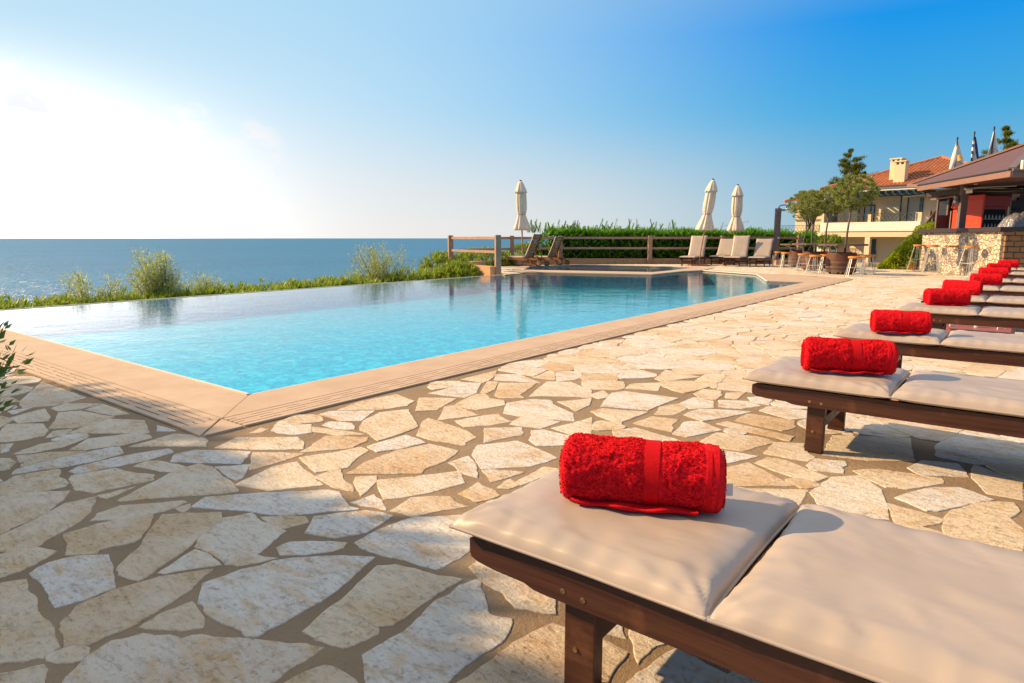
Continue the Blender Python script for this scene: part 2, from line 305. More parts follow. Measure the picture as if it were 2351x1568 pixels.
# ---------------------------------------------------------------- mesh builder
class MB:
    def __init__(s): s.v = []; s.f = []; s.t = []; s.mi = []
    def add(s, vs, fs, tint=None, mi=0):
        o = len(s.v); s.v += [tuple(v) for v in vs]
        for f in fs: s.f.append(tuple(i+o for i in f)); s.t.append(tint); s.mi.append(mi)
        return s
    def box(s, c, size, rz=0., M=None, bev=0., mi=0):
        x, y, z = [a/2 for a in size]; c = Vector(c)
        R = Matrix.Rotation(rz, 3, 'Z') if M is None else M
        if bev <= 0:
            vs = [c + R @ Vector((sx*x, sy*y, sz*z)) for sx in (-1, 1) for sy in (-1, 1) for sz in (-1, 1)]
            return s.add(vs, [(0, 1, 3, 2), (4, 6, 7, 5), (0, 4, 5, 1), (2, 3, 7, 6), (0, 2, 6, 4), (1, 5, 7, 3)], mi=mi)
        b = min(bev, x*.9, y*.9, z*.9); vs = []; idx = {}
        for sx in (-1, 1):
            for sy in (-1, 1):
                for sz in (-1, 1):
                    for k in range(3):
                        p = [sx*x, sy*y, sz*z]
                        for j in range(3):
                            if j != k: p[j] -= (sx, sy, sz)[j]*b
                        idx[sx, sy, sz, k] = len(vs); vs.append(c + R @ Vector(p))
        fs = []
        def q(*a): fs.append(tuple(a))
        for k in range(3):
            i, j = [(1, 2), (2, 0), (0, 1)][k]
            for sk in (-1, 1):
                L_ = []
                for (si, sj) in ((-1, -1), (1, -1), (1, 1), (-1, 1)):
                    t = [0, 0, 0]; t[k] = sk; t[i] = si; t[j] = sj; L_.append(idx[t[0], t[1], t[2], k])
                q(*(L_ if sk > 0 else L_[::-1]))
            for si in (-1, 1):
                for sj in (-1, 1):
                    a = [0, 0, 0]; a[i] = si; a[j] = sj; lo_ = list(a); hi_ = list(a); lo_[k] = -1; hi_[k] = 1
                    Q = [idx[(*lo_, i)], idx[(*hi_, i)], idx[(*hi_, j)], idx[(*lo_, j)]]
                    q(*(Q if si*sj < 0 else Q[::-1]))
        for sx in (-1, 1):
            for sy in (-1, 1):
                for sz in (-1, 1):
                    T = [idx[sx, sy, sz, k] for k in range(3)]; q(*(T if sx*sy*sz > 0 else T[::-1]))
        return s.add(vs, fs, mi=mi)
    def beam(s, a, b, w, h, bev=0., up=(0, 0, 1), mi=0):
        a, b = Vector(a), Vector(b); d = b - a; L_ = d.length; X = d.normalized(); Y = Vector(up).cross(X)
        if Y.length < 1e-4: Y = Vector((0, 1, 0)).cross(X)
        Y.normalize(); Z = X.cross(Y); M = Matrix((X, Y, Z)).transposed()
        return s.box((a+b)/2, (L_, w, h), M=M, bev=bev, mi=mi)
    def tube(s, pts, rad, n=8, cap=True, mi=0):
        pts = [Vector(p) for p in pts]; R = rad if isinstance(rad, (list, tuple)) else [rad]*len(pts); vs = []; fs = []
        pu = None
        for i, p in enumerate(pts):
            d = (pts[min(i+1, len(pts)-1)] - pts[max(i-1, 0)]).normalized()
            u = (pu - d*pu.dot(d)) if pu is not None else d.cross(Vector((0, 0, 1)))
            if u.length < 1e-3: u = d.cross(Vector((1, 0, 0)))
            u.normalize(); pu = u; w = d.cross(u)
            for k in range(n): a = 2*pi*k/n; vs.append(p + (u*cos(a) + w*sin(a))*R[i])
        for i in range(len(pts)-1):
            for k in range(n): fs.append((i*n+k, i*n+(k+1) % n, (i+1)*n+(k+1) % n, (i+1)*n+k))
        if cap: fs.append(tuple(range(n))[::-1]); fs.append(tuple((len(pts)-1)*n+k for k in range(n)))
        return s.add(vs, fs, mi=mi)
    def lathe(s, prof, n=24, c=(0, 0, 0), fold=None, cap=True, mi=0):
        vs = []; fs = []; c = Vector(c)
        for j, (r, z) in enumerate(prof):
            for k in range(n):
                a = 2*pi*k/n; rr = r*(1 if fold is None else fold(a, j/(len(prof)-1), z)); vs.append(c + Vector((rr*cos(a), rr*sin(a), z)))
        for j in range(len(prof)-1):
            for k in range(n): fs.append((j*n+k, j*n+(k+1) % n, (j+1)*n+(k+1) % n, (j+1)*n+k))
        if cap: fs.append(tuple(range(n))[::-1]); fs.append(tuple((len(prof)-1)*n+k for k in range(n)))
        return s.add(vs, fs, mi=mi)
    def prism(s, poly, z0, z1, mi=0):   # poly: list of (x,y)
        n = len(poly); vs = [(x, y, z0) for x, y in poly] + [(x, y, z1) for x, y in poly]
        a = sum(poly[i][0]*poly[(i+1) % n][1] - poly[(i+1) % n][0]*poly[i][1] for i in range(n))
        fs = [(i, (i+1) % n, n+(i+1) % n, n+i) for i in range(n)] + [tuple(range(n))[::-1], tuple(range(n, 2*n))]
        if a < 0: fs = [f[::-1] for f in fs]
        return s.add(vs, fs, mi=mi)
    def leaf(s, p, d, up, L_, w, tint, fold=0.):
        d = d.normalized(); r = d.cross(up)
        if r.length < 1e-3: r = d.cross(Vector((1, 0, .1)))
        r.normalize(); nrm = r.cross(d)
        a = p; m1 = p + d*L_*.35 + r*w*.5 + nrm*fold*w; m2 = p + d*L_*.35 - r*w*.5 + nrm*fold*w; b = p + d*L_
        return s.add((a, m1, b, m2), [(0, 1, 2, 3)], tint)
    def build(s, name, m, parent=None, smooth=False, loc=None):
        me = bpy.data.meshes.new(name); me.from_pydata(s.v, [], s.f)
        ms = m if isinstance(m, (list, tuple)) else [m]
        for mm in ms: me.materials.append(mm)
        if any(s.mi): me.polygons.foreach_set('material_index', s.mi)
        if any(t is not None for t in s.t):
            at = me.color_attributes.new('tint', 'FLOAT_COLOR', 'CORNER'); buf = []
            for f, t in zip(s.f, s.t): buf += list(t or (.5, .5, .5, 1))*len(f)
            at.data.foreach_set('color', buf)
        if smooth:
            me.polygons.foreach_set('use_smooth', [True]*len(me.polygons))
            if smooth != 'all':
                try: me.set_sharp_from_angle(angle=radians(38))
                except Exception: pass
        me.update(); o = bpy.data.objects.new(name, me); COL.objects.link(o)
        if parent: o.parent = parent
        if loc: o.location = loc
        return o
def tag(o, label=None, cat=None, group=None, kind=None):
    for k, v in (('label', label), ('category', cat), ('group', group), ('kind', kind)):
        if v: o[k] = v
    return o
def empty(name, loc=(0, 0, 0), rz=0., **kw):
    o = bpy.data.objects.new(name, None); COL.objects.link(o); o.location = loc; o.rotation_euler = (0, 0, rz); o.empty_display_size = .1
    return tag(o, **kw)
def copy_tree(o, parent=None):
    c = o.copy(); COL.objects.link(c); c.parent = parent
    for ch in [x for x in KIDS(o)]: copy_tree(ch, c)
    return c
def KIDS(o): return [x for x in COL.objects if x.parent == o]
def dup(proto, loc, rz=None, label=None, group=None, scale=None):
    c = copy_tree(proto); c.location = loc
    if rz is not None: c.rotation_euler = (c.rotation_euler[0], c.rotation_euler[1], rz)
    if label: c['label'] = label
    if group: c['group'] = group
    if scale: c.scale = (scale,)*3
    return c
def T2(a=.15, b=1.): return (random.uniform(a, b), random.random(), random.random(), 1)
# shade patches: (ground x, ground y, crown height, crown radii, leaves, seed, label)
SHADE = [(-4.9, -.75, 3.0, (2.1, 2.0, 1.3), 20000, 61, 'olive tree standing up-sun at the left, its crown throwing dappled shade on the near paving'),
         (-2.85, -.66, 2.6, (1.5, 1.72, 1.0), 20000, 62, 'smaller olive tree outside the left border, shading the paving by the nearest lounger'),
         (-2.6, -2.4, 3.6, (2.2, 2.3, 1.5), 20000, 63, 'taller olive tree behind the viewer on the left')]

# ---------------------------------------------------------------- setting: sea, hillside, terrace, pool
def sheet(name, poly, z, m, holes=(), kind='structure', skirt=None):
    rings = [[Vector((x, y, z)) for x, y in poly]] + [[Vector((x, y, z)) for x, y in h] for h in holes]
    tri = geometry.tessellate_polygon(rings); vs = [v for r in rings for v in r]; fs = []
    for t in tri:
        a, b, c = (vs[i] for i in t); fs.append(tuple(t) if (b-a).cross(c-a).z > 0 else tuple(t)[::-1])
    mb = MB(); mb.add(vs, fs)
    if skirt is not None:
        n = len(poly); mb.add([(x, y, z) for x, y in poly] + [(x, y, skirt) for x, y in poly], [(i, n+i, n+(i+1) % n, (i+1) % n) for i in range(n)])
    return tag(mb.build(name, m), kind=kind)
sea = MB()
ring = [0, 60, 150, 400, 1200, 5000, 40000]; nseg = 48; vs = [(0, 0, -30)]; fs = []
for r in ring[1:]:
    for k in range(nseg): vs.append((r*cos(2*pi*k/nseg), r*sin(2*pi*k/nseg), -30))
for k in range(nseg): fs.append((0, 1+k, 1+(k+1) % nseg))
for j in range(len(ring)-2):
    for k in range(nseg): fs.append((1+j*nseg+k, 1+(j+1)*nseg+k, 1+(j+1)*nseg+(k+1) % nseg, 1+j*nseg+(k+1) % nseg))
sea.add(vs, fs); tag(sea.build('sea', M_SEA), kind='structure')

def hill(x, y):
    lat = x*RH.x + y*RH.y; dep = x*FH.x + y*FH.y
    left = -.75 - .55*max(0, -14.6 - x)
    if x > -11.8: left = -1.0
    far = -1.1 - .5*max(0, dep - 25.6)
    w = min(1, max(0, (lat - 3 - max(0, dep-30)*.08)/5)); w = w*w*(3-2*w)
    far = far*(1-w) + (-1.1 - 1.3*min(1, max(0, (dep-26)/4)))*w
    z = min(left if lat < 4 else 9, far)
    z += noise.noise(Vector((x*.15, y*.15, 0)))*.5*min(1, max(0, (dep-27)/20 + max(0, -13-x)/10))
    return max(z, -33)
mb = MB(); gl = [-140 + 2.5*i for i in range(104)]; gd = [-20 + 2*i for i in range(100)]
vs = [tuple(K(a, b)[:2]) for b in gd for a in gl]; vs = [(x, y, min(-.35, hill(x, y))) for x, y in vs]; n = len(gl)
mb.add(vs, [(j*n+i, j*n+i+1, (j+1)*n+i+1, (j+1)*n+i) for j in range(len(gd)-1) for i in range(n-1)])
tag(mb.build('hillside', M_SOIL, smooth='all'), kind='structure')

POOL = [(-11.5, 2.18), (-3.81, 2.18), (-3.81, 15.75), (-4.63, 15.62), (-5.76, 18.45), (-7.75, 19.6), (-8.0, 18.6), (-7.95, 16.45), (-12.15, 15.2), (-11.5, 14.35)]
KID = [(-12.3, 16.45), (-8.5, 17.6), (-8.5, 18.9), (-8.75, 21.2), (-10.4, 21.35), (-13.1, 20.7), (-13.6, 18.6)]
P1, P0, P2, PM, PA, PB = K(-.40, 18.6), K(-1.99, 21.4), K(0, 24.2), K(1.86, 24.9), K(5.3, 25.2), K(10.9, 25.2)
TER = POOL + [(P1.x+.12, P1.y)] + [tuple(p[:2]) for p in (P0, P2, PM, PA, PB, K(11.3, 22.7), K(13.6, 22.7), K(14.5, 27), K(45, 27), K(45, -12))] + [(-11.5, -16)]
sheet('terrace', TER, 0., M_MORTAR, holes=[KID], skirt=-3.2)

def inside(p, poly):
    x, y = p; c = False; n = len(poly)
    for i in range(n):
        x1, y1 = poly[i]; x2, y2 = poly[(i+1) % n]
        if (y1 > y) != (y2 > y) and x < (x2-x1)*(y-y1)/(y2-y1) + x1: c = not c
    return c
def offset_path(pts, d):     # to the right of travel
    out = []
    for i, p in enumerate(pts):
        p = Vector(p); a = (p - Vector(pts[i-1])).normalized() if i else None; b = (Vector(pts[i+1]) - p).normalized() if i < len(pts)-1 else None
        a = a or b; b = b or a; na = Vector((a.y, -a.x)); nb = Vector((b.y, -b.x)); m = (na+nb); m = m/max(.3, m.dot(na)); out.append(tuple(p + m*d))
    return out
# coping: flat band round the pool, then the slotted drain band
path = POOL[:6]; o1 = offset_path(path, .39); o2 = offset_path(path, .62)
mb = MB()
for i in range(len(path)-1):
    if i == 2: continue
    a, b, c, d = Vector(path[i]), Vector(path[i+1]), Vector(o1[i+1]), Vector(o1[i])
    u = (b-a).normalized()*.003
    if i == 1: b, c = Vector((-3.81, 15.75)), Vector((-3.42, 16.1))
    q = [a+u, b-u, c-u, d+u]; n = len(q)
    mb.prism([tuple(v) for v in q][::-1], -.05, .014)
mb.prism([(-3.81, 15.76), (-3.42, 16.12), (-3.42, 17.6), (-4.2, 18.2), (-5.4, 18.75), (-5.74, 18.46), (-4.63, 15.64)], -.05, .013)
tag(mb.build('pool_coping', M_COPE), kind='structure')
mb = MB()
mb.box((-7.64, 2.172, .012), (7.66, .022, .02)); mb.box((-3.817, 8.96, -.002), (.014, 13.5, .03))
for a, b in ((3, 4), (4, 5)):
    mb.beam((*POOL[a], .008), (*POOL[b], .008), .03, .022)
mb.box((-11.42, 8.25, -.17), (.16, 12.15, .285)); mb.box((-11.485, 8.25, -.02), (.03, 12.15, .012)); tag(mb.build('pool_edge_trim', M_COPE2), kind='structure')
# drain band: real bars with open slots over a dark channel
mb = MB(); ch = MB()
def drain(p, q, side, L0=0.):     # p->q along the inner border of the band; side = unit vector outwards
    p, q, side = Vector(p), Vector(q), Vector(side); d = (q-p); Ln = d.length; d.normalize()
    def bar(s0, s1, w0, w1):
        c = p + d*(s0+s1)/2 + side*(w0+w1)/2; mb.box((c.x, c.y, .007), (s1-s0, w1-w0, .012), rz=atan2(d.y, d.x))
    c = p + d*Ln/2 + side*.115; ch.box((c.x, c.y, .0), (Ln, .226, .004), rz=atan2(d.y, d.x))
    bars = [(.006, .048), (.058, .092), (.102, .136), (.146, .180), (.190, .226)]
    for a, b in bars:
        s = 0
        while s < Ln: bar(s+.002, min(s+1.0, Ln)-.002, a, b); s += 1.0
    for k, w in enumerate((.048, .092, .136, .180)):
        s = (k % 2)*.2 + .05
        while s < Ln-.1: bar(s, s+.09, w-.0015, w+.0105); s += .40
drain((-3.42, 1.79), (-11.5, 1.79), (0, -1)); drain((-3.42, 1.79), (-3.42, 17.6), (1, 0))
dv = (Vector((-5.4, 18.75)) - Vector((-3.42, 17.6))); dn = Vector((dv.y, -dv.x)).normalized(); dn = dn if dn.x > 0 else -dn
drain((-3.42, 17.65), (-5.4, 18.8), dn)
for pts in ([(-3.41, 1.78), (-3.19, 1.78), (-3.19, 1.56)], [(-3.42, 1.77), (-3.2, 1.55), (-3.42, 1.56)]): mb.prism([tuple(p) for p in pts], .001, .0125)
tag(mb.build('drain_grating', M_COPE), kind='structure'); tag(ch.build('drain_channel', M_GROOVE), kind='structure')
# strip between the pools and the rim of the small pool
mb = MB()
mb.prism([(-12.12, 15.24), (-7.96, 16.47), (-8.01, 18.6), (-7.76, 19.62), (-8.1, 21.5), (-8.72, 21.3), (-8.47, 18.9), (-8.47, 17.57), (-12.3, 16.42)], -.12, .02)
rim = [(-8.72, 21.22), (-10.4, 21.38), (-13.13, 20.73), (-13.63, 18.6), (-12.32, 16.45)]; ro = offset_path(rim, .35)
for i in range(len(rim)-1): mb.prism([rim[i], rim[i+1], ro[i+1], ro[i]], -.1, .018)
tag(mb.build('small_pool_rim', M_COPE), kind='structure')
# basins
def basin(name, poly, depth, m):
    n = len(poly); mb = MB(); top = -.03
    mb.add([(x, y, top) for x, y in poly] + [(x, y, -depth) for x, y in poly], [(i, (i+1) % n, n+(i+1) % n, n+i) for i in range(n)])
    rings = [[Vector((x, y, -depth)) for x, y in poly]]; tri = geometry.tessellate_polygon(rings)
    mb.add(rings[0], [tuple(t) for t in tri]); return tag(mb.build(name, m), kind='structure')
def inset(poly, d):
    n = len(poly); out = []
    for i in range(n):
        p = Vector(poly[i]); a = (p-Vector(poly[i-1])).normalized(); b = (Vector(poly[(i+1) % n])-p).normalized()
        m = Vector((-a.y, a.x)) + Vector((-b.y, b.x)); m = m/max(.5, m.dot(Vector((-a.y, a.x)))); out.append(tuple(p + m*d))
    return out
PIN = [(-11.34, 2.185)] + POOL[1:9] + [(-11.34, 14.5)]
basin('pool_basin', inset(PIN, .004), .40, M_TILE)
basin('small_pool_basin', inset(KID, .004), .45, M_TILE)
WL = -.022
tag(sheet('pool_water', [(-11.46, 2.19)] + inset(POOL[1:9], .002)[0:8] + [(-11.46, 14.5)], WL, M_WATER), kind='structure')
tag(sheet('small_pool_water', inset(KID, .006), WL-.01, M_WATER), kind='structure')

# ---------------------------------------------------------------- crazy paving: every slab is real thickness
TR = "-268,59 -307,69 -305,75 -292,88 -287,85 -275,75 -270,64 -267,59;-309,67 -322,71 -329,80 -325,94 -321,94 -314,91 -302,91 -299,89 -302,78 -308,70;-263,54 -268,65 -279,82 -277,92 -272,90 -263,85 -256,78 -251,70 -246,64 -248,56 -256,54;-249,49 -245,63 -237,66 -234,61 -231,54 -232,46;-231,39 -229,46 -224,54 -216,52 -202,50 -189,50 -179,48 -177,44 -179,41 -183,37 -191,32;-180,31 -178,36 -174,43 -171,43 -162,41 -167,30;-227,56 -230,62 -228,69 -221,75 -198,68 -198,61 -200,54 -214,56;-249,72 -249,82 -247,90 -242,98 -229,89 -224,84 -227,77 -225,73 -232,67;-254,82 -259,86 -260,94 -246,111 -243,111 -242,106 -244,95 -249,87;-241,106 -241,111 -235,106;-209,73 -218,83 -231,93 -239,100 -224,114 -218,111 -210,98 -202,85 -197,76 -197,74 -205,72;-311,95 -306,110 -293,113 -284,117 -278,114 -280,105 -282,93 -291,90 -300,92;-278,93 -277,101 -276,106 -274,101 -272,94;-265,95 -268,100 -276,115 -283,129 -283,136 -274,137 -261,134 -238,129 -245,119;-302,116 -305,123 -299,127 -284,130 -282,123 -293,119;-317,96 -321,101 -321,118 -315,137 -308,136 -306,122 -311,101 -311,97;-332,80 -338,83 -340,101 -339,121 -337,124 -325,121 -323,108 -325,97;-360,89 -354,100 -342,112 -340,103 -339,85;-344,75 -366,81 -358,86 -350,86 -341,81;-364,89 -372,102 -366,121 -358,107 -359,95;-350,107 -363,120 -353,141 -339,140 -338,126 -344,113;-333,127 -337,150 -323,158 -312,155 -304,150;-295,129 -304,135 -303,144 -280,159 -268,147;-257,145 -278,159 -257,173 -256,157;-273,138 -264,149 -251,138 -250,135 -261,136;-246,132 -253,154 -250,164 -240,160 -230,158 -217,154 -229,137 -237,135;-238,110 -243,118 -233,130 -211,152 -206,153 -195,148 -186,147 -203,127 -218,121;-205,95 -212,101 -217,108 -220,110 -215,121 -205,119 -192,120 -189,113 -184,104 -177,107 -182,97 -186,95 -194,96;-197,80 -203,94 -195,95 -187,94 -192,87 -195,81;-190,52 -196,58 -197,67 -194,79 -186,91 -180,81 -176,70 -174,60 -174,53 -178,49 -187,51;-172,64 -174,70 -173,78 -167,77 -159,74 -162,70 -170,65;-171,79 -180,85 -179,96 -176,105 -167,116 -153,126 -152,122 -148,112 -145,99 -144,88 -144,81 -146,79 -158,78 -166,78;-159,42 -163,44 -169,51 -171,57 -168,63 -162,67 -158,68 -156,72 -150,75 -142,80 -132,86 -127,88 -127,80 -126,75 -126,71 -124,65 -140,49;-137,89 -139,95 -142,107 -148,123 -144,127 -136,129 -129,130 -122,133 -122,119 -121,111 -121,105 -123,102 -121,100 -122,93 -123,91 -131,89;-117,92 -116,105 -120,120 -120,130 -118,137 -112,131 -104,124 -98,126 -95,121 -94,113 -95,103 -94,97 -93,87 -96,81 -110,87;-123,73 -123,78 -121,84 -115,85 -109,84 -104,80 -118,68;-166,129 -167,142 -165,155 -153,167 -142,168 -134,157 -132,147 -132,133 -144,131 -157,128;-125,140 -126,145 -119,149 -104,147 -96,144 -90,135 -100,131 -108,135 -117,136;-92,97 -91,115 -90,124 -88,131 -78,132 -66,121 -61,111 -80,94;-78,133 -67,132 -65,118 -68,119;-77,135 -76,142 -74,142 -70,137;-71,141 -61,142 -63,135 -63,130;-62,120 -60,133 -58,141 -45,139 -46,133 -45,128 -56,118;-228,157 -228,171 -216,163 -208,161 -202,157 -212,155;-214,168 -208,174 -202,168 -196,156 -207,162;-204,171 -184,200 -173,191 -177,175 -186,159 -194,164;-194,149 -193,160 -186,158 -178,153 -188,150;-176,153 -179,167 -168,177 -162,174 -156,174 -162,164 -166,155;-185,123 -194,133 -183,148 -172,151 -169,136 -174,127;-209,121 -197,131 -192,129 -194,121 -200,120;-183,111 -183,116 -168,127 -166,124 -172,114 -178,109;-298,151 -306,167 -282,186 -271,182 -263,176 -280,162;-260,172 -268,193 -254,208 -249,203 -248,190;-254,168 -248,180 -244,195 -237,194 -226,173 -232,161;-220,168 -225,182 -226,203 -221,219 -203,220 -198,206 -198,193 -195,188;-241,197 -238,220 -225,219 -227,204 -232,196;-266,213 -279,226 -285,243 -277,258 -265,249 -247,236 -245,224 -245,207 -257,212;-236,225 -253,246 -255,252 -222,247 -210,241 -209,232 -206,228 -225,224;-271,258 -293,282 -273,295 -267,277 -263,267;-263,282 -271,312 -266,315 -257,308 -247,310 -239,301 -245,282;-247,252 -265,276 -262,282 -237,274 -243,261;-239,257 -230,283 -214,275 -218,263 -227,251;-201,237 -217,256 -203,270 -196,262 -194,258 -198,248;-194,220 -201,232 -190,249 -174,245 -160,240 -163,224 -178,208;-195,205 -194,217 -184,211 -173,199 -184,200;-177,207 -170,212 -161,216 -163,205 -165,199;-159,195 -161,206 -154,204 -155,197;-157,205 -158,227 -151,229 -152,212 -153,203;-167,181 -169,195 -160,193 -153,189 -156,179;-228,286 -241,306 -234,323 -224,328 -217,320 -196,310 -187,297 -205,289 -218,286;-211,270 -215,286 -192,291 -193,274;-240,327 -247,345 -256,370 -242,379 -218,367 -207,349 -230,336;-259,316 -280,347 -259,361 -247,326 -240,322 -252,313;-297,294 -297,317 -301,331 -289,338 -273,314 -271,300;-309,231 -315,252 -311,279 -289,274 -284,263 -290,247;-310,219 -311,227 -291,244 -280,225 -289,218;-290,207 -293,213 -281,219 -270,212 -278,207;-292,202 -262,210 -259,210 -268,200 -284,197;-257,178 -266,184 -272,196 -253,207 -249,203 -246,191;-242,198 -241,222 -224,219 -232,195;-195,268 -191,273 -168,273 -168,258 -178,249 -186,254;-189,278 -183,309 -166,280 -174,275;-218,327 -206,347 -198,331 -197,315;-309,339 -308,378 -294,356 -289,340;-288,351 -300,367 -286,378 -257,364;-271,316 -289,345 -282,348 -270,329 -267,316;-191,333 -203,368 -198,377 -163,381 -165,342;-203,385 -206,401 -192,416 -182,392;-190,320 -188,330 -163,339 -165,315 -163,307 -183,315;-158,337 -163,354 -156,370 -149,360 -149,342;-159,313 -157,332 -143,335 -141,322 -136,311;-144,346 -142,364 -116,377 -124,354 -131,340;-157,371 -156,390 -145,392 -137,372 -147,361;-135,376 -141,392 -125,401 -116,394 -123,380;-134,308 -138,332 -131,339 -116,330 -126,307;-150,274 -161,294 -154,306 -130,301 -110,289 -131,272;-118,299 -117,324 -98,330 -88,326 -96,302;-115,296 -88,299 -97,279;-123,340 -120,348 -83,341 -83,332 -102,335;-117,352 -116,371 -91,372 -87,359 -91,348;-113,382 -112,396 -91,399 -87,382 -93,373;-87,305 -88,325 -76,332 -71,318 -67,314 -68,306;-86,289 -84,300 -76,301 -56,290 -59,281 -67,281;-94,275 -89,288 -65,271 -86,254;-67,300 -67,312 -55,316 -53,311 -54,306 -52,299 -64,295;-58,268 -55,291 -45,301 -36,288 -29,258 -41,254 -51,255;-49,305 -41,314 -18,318 -17,312 -28,295 -35,292;-30,282 -20,303 -11,310 0,303 -10,287 -16,277 -19,275;-32,274 -20,272 -13,270 -19,258 -27,257;-13,264 -12,281 -5,295 6,304 8,296 5,286 9,278 9,257 -3,257 -12,257;-65,320 -68,356 -36,374 -30,336 -47,324;-8,327 -8,347 9,333 9,310 -2,309;-200,425 -208,460 -177,451 -192,419;-129,410 -117,426 -113,399 -123,399;-160,399 -160,415 -149,417 -144,405 -143,392 -153,391;-139,399 -144,414 -135,423 -133,401;-31,324 -27,339 -14,343 -9,326 -25,317;-78,257 -59,270 -58,252 -68,256;-507,121 -503,124 -481,124 -484,115;-482,114 -471,119 -463,117 -462,109;-459,112 -458,124 -448,112;-440,108 -446,119 -448,127 -427,123 -416,119 -424,108;-411,96 -426,103 -412,115 -394,112 -386,108 -386,99 -391,91;-399,114 -431,129 -426,138 -396,145 -389,132 -390,122;-382,117 -398,139 -376,152 -349,143;-447,130 -455,140 -435,153 -431,140 -436,130;-481,124 -535,152 -460,153 -453,133 -460,120;-427,141 -433,153 -397,153 -400,146;-381,107 -392,114 -388,121 -379,115;-386,90 -383,94 -371,89 -370,86;-349,147 -360,152 -341,153;-308,174 -312,184 -306,185 -304,179;-302,184 -311,192 -296,204 -283,195 -287,187"
TRACED = [[tuple(int(c)/100 for c in p.split(',')) for p in s.split()] for s in TR.split(';')]
def area(P): return sum(P[i][0]*P[(i+1) % len(P)][1] - P[(i+1) % len(P)][0]*P[i][1] for i in range(len(P)))/2
def clip(P, nx, ny, c):
    out = []; n = len(P)
    for i in range(n):
        a, b = P[i], P[(i+1) % n]; da = nx*a[0]+ny*a[1]-c; db = nx*b[0]+ny*b[1]-c
        if da <= 0: out.append(a)
        if (da < 0 < db) or (db < 0 < da): t = da/(da-db); out.append((a[0]+(b[0]-a[0])*t, a[1]+(b[1]-a[1])*t))
    return out
def ragged(P, step, amp, seed):
    out = []; n = len(P)
    for i in range(n):
        a, b = Vector(P[i]), Vector(P[(i+1) % n]); L_ = (b-a).length; k = max(1, int(L_/step)); d = (b-a)/max(L_, 1e-6); nn = Vector((-d.y, d.x))
        bow = noise.noise(Vector((a.x*9+seed, b.y*9, 3)))*amp*2.5
        for j in range(k):
            t = j/k; p = a.lerp(b, t); w = min(1, 4*t*(1-t)) if j else 0
            q = Vector((p.x*22, p.y*22, seed)); r = noise.noise(q)*amp + noise.noise(q*3.1)*amp*.5 + bow*w
            out.append(tuple(p + nn*r*(.35+.65*w) + d*(noise.noise(q+Vector((9, 4, 2)))*amp*.4)))
    return out
def chop(P, rnd):   # round off corners unevenly
    out = []; n = len(P)
    for i in range(n):
        p = Vector(P[i]); a = Vector(P[i-1]); b = Vector(P[(i+1) % n]); la, lb = (a-p).length, (b-p).length
        r = min(rnd*random.uniform(.2, 1.5), la*.35, lb*.35)
        if r < .006: out.append(tuple(p)); continue
        out.append(tuple(p + (a-p)/la*r)); out.append(tuple(p + (b-p)/lb*r))
    return out
def add_stone(mb, P, h, near):
    if area(P) < 0: P = P[::-1]
    n = len(P)
    if n < 3: return
    cx_ = sum(p[0] for p in P)/n; cy_ = sum(p[1] for p in P)/n
    tx, ty = random.uniform(-.004, .004), random.uniform(-.004, .004)
    def ring(z, off):
        vs = []
        for i in range(n):
            p = Vector(P[i]); e1 = (p - Vector(P[i-1])); e2 = (Vector(P[(i+1) % n]) - p)
            m = Vector((-(e1.y+e2.y), e1.x+e2.x)); m = m.normalized() if m.length > 1e-6 else Vector((0, 0))
            q = p + m*off; vs.append((q.x, q.y, z + (0 if z < 0 else (q.x-cx_)*tx + (q.y-cy_)*ty)))
        return vs
    if near: R = ring(-.01, -.0065) + ring(h-.002, -.004) + ring(h-.0006, -.0028) + ring(h, -.0005); k = 4
    else: R = ring(-.01, -.002) + ring(h-.003, 0) + ring(h, .006); k = 3
    fs = [(j*n+i, j*n+(i+1) % n, (j+1)*n+(i+1) % n, (j+1)*n+i) for j in range(k-1) for i in range(n)]
    fs.append(tuple((k-1)*n+i for i in range(n)))
    r = random.random(); mb.add(R, fs, (r**1.3, random.random(), random.random(), 1))
paving = MB()
for P in TRACED:
    big = abs(area(P)) > .02
    add_stone(paving, ragged(P, .015, .0058, random.random()*50), random.uniform(.0025, .0045) if big else random.uniform(.002, .004), True)
# free slabs: a power diagram kept clear of the traced slabs, pools and drains
obst = []       # boundary samples (x, y, extra gap)
for P in TRACED:
    n = len(P)
    for i in range(n):
        a, b = Vector(P[i]), Vector(P[(i+1) % n]); k = max(1, int((b-a).length/.05))
        for j in range(k): q = a.lerp(b, j/k); obst.append((q.x, q.y, .009))
def sample_path(pts, gap, step=.08, close=False):
    n = len(pts)
    for i in range(n if close else n-1):
        a, b = Vector(pts[i]), Vector(pts[(i+1) % n]); k = max(1, int((b-a).length/step))
        for j in range(k+1): q = a.lerp(b, j/k); obst.append((q.x, q.y, gap))
edge = [(-11.5, 1.56), (-3.19, 1.56), (-3.19, 17.65), tuple(Vector((-3.42, 17.65)) + dn*.23), tuple(Vector((-5.4, 18.8)) + dn*.23), (-5.5, 18.9), (-7.78, 19.66), (-8.1, 21.5)] + ro
sample_path(edge, .012); ZONE = edge + [(-11.5, 15.0), (-11.5, 1.56)]
sample_path([tuple(p[:2]) for p in (P1, P0, P2, PM, PA, PB, K(11.3, 22.7), K(13.6, 22.7), K(14.4, 26.9))], .05)
from collections import defaultdict
def bucket(pts, s):
    B = defaultdict(list)
    for p in pts: B[int(p[0]//s), int(p[1]//s)].append(p)
    return B
OB = bucket(obst, .3); sites = []
sx_, sy_ = .27, .215
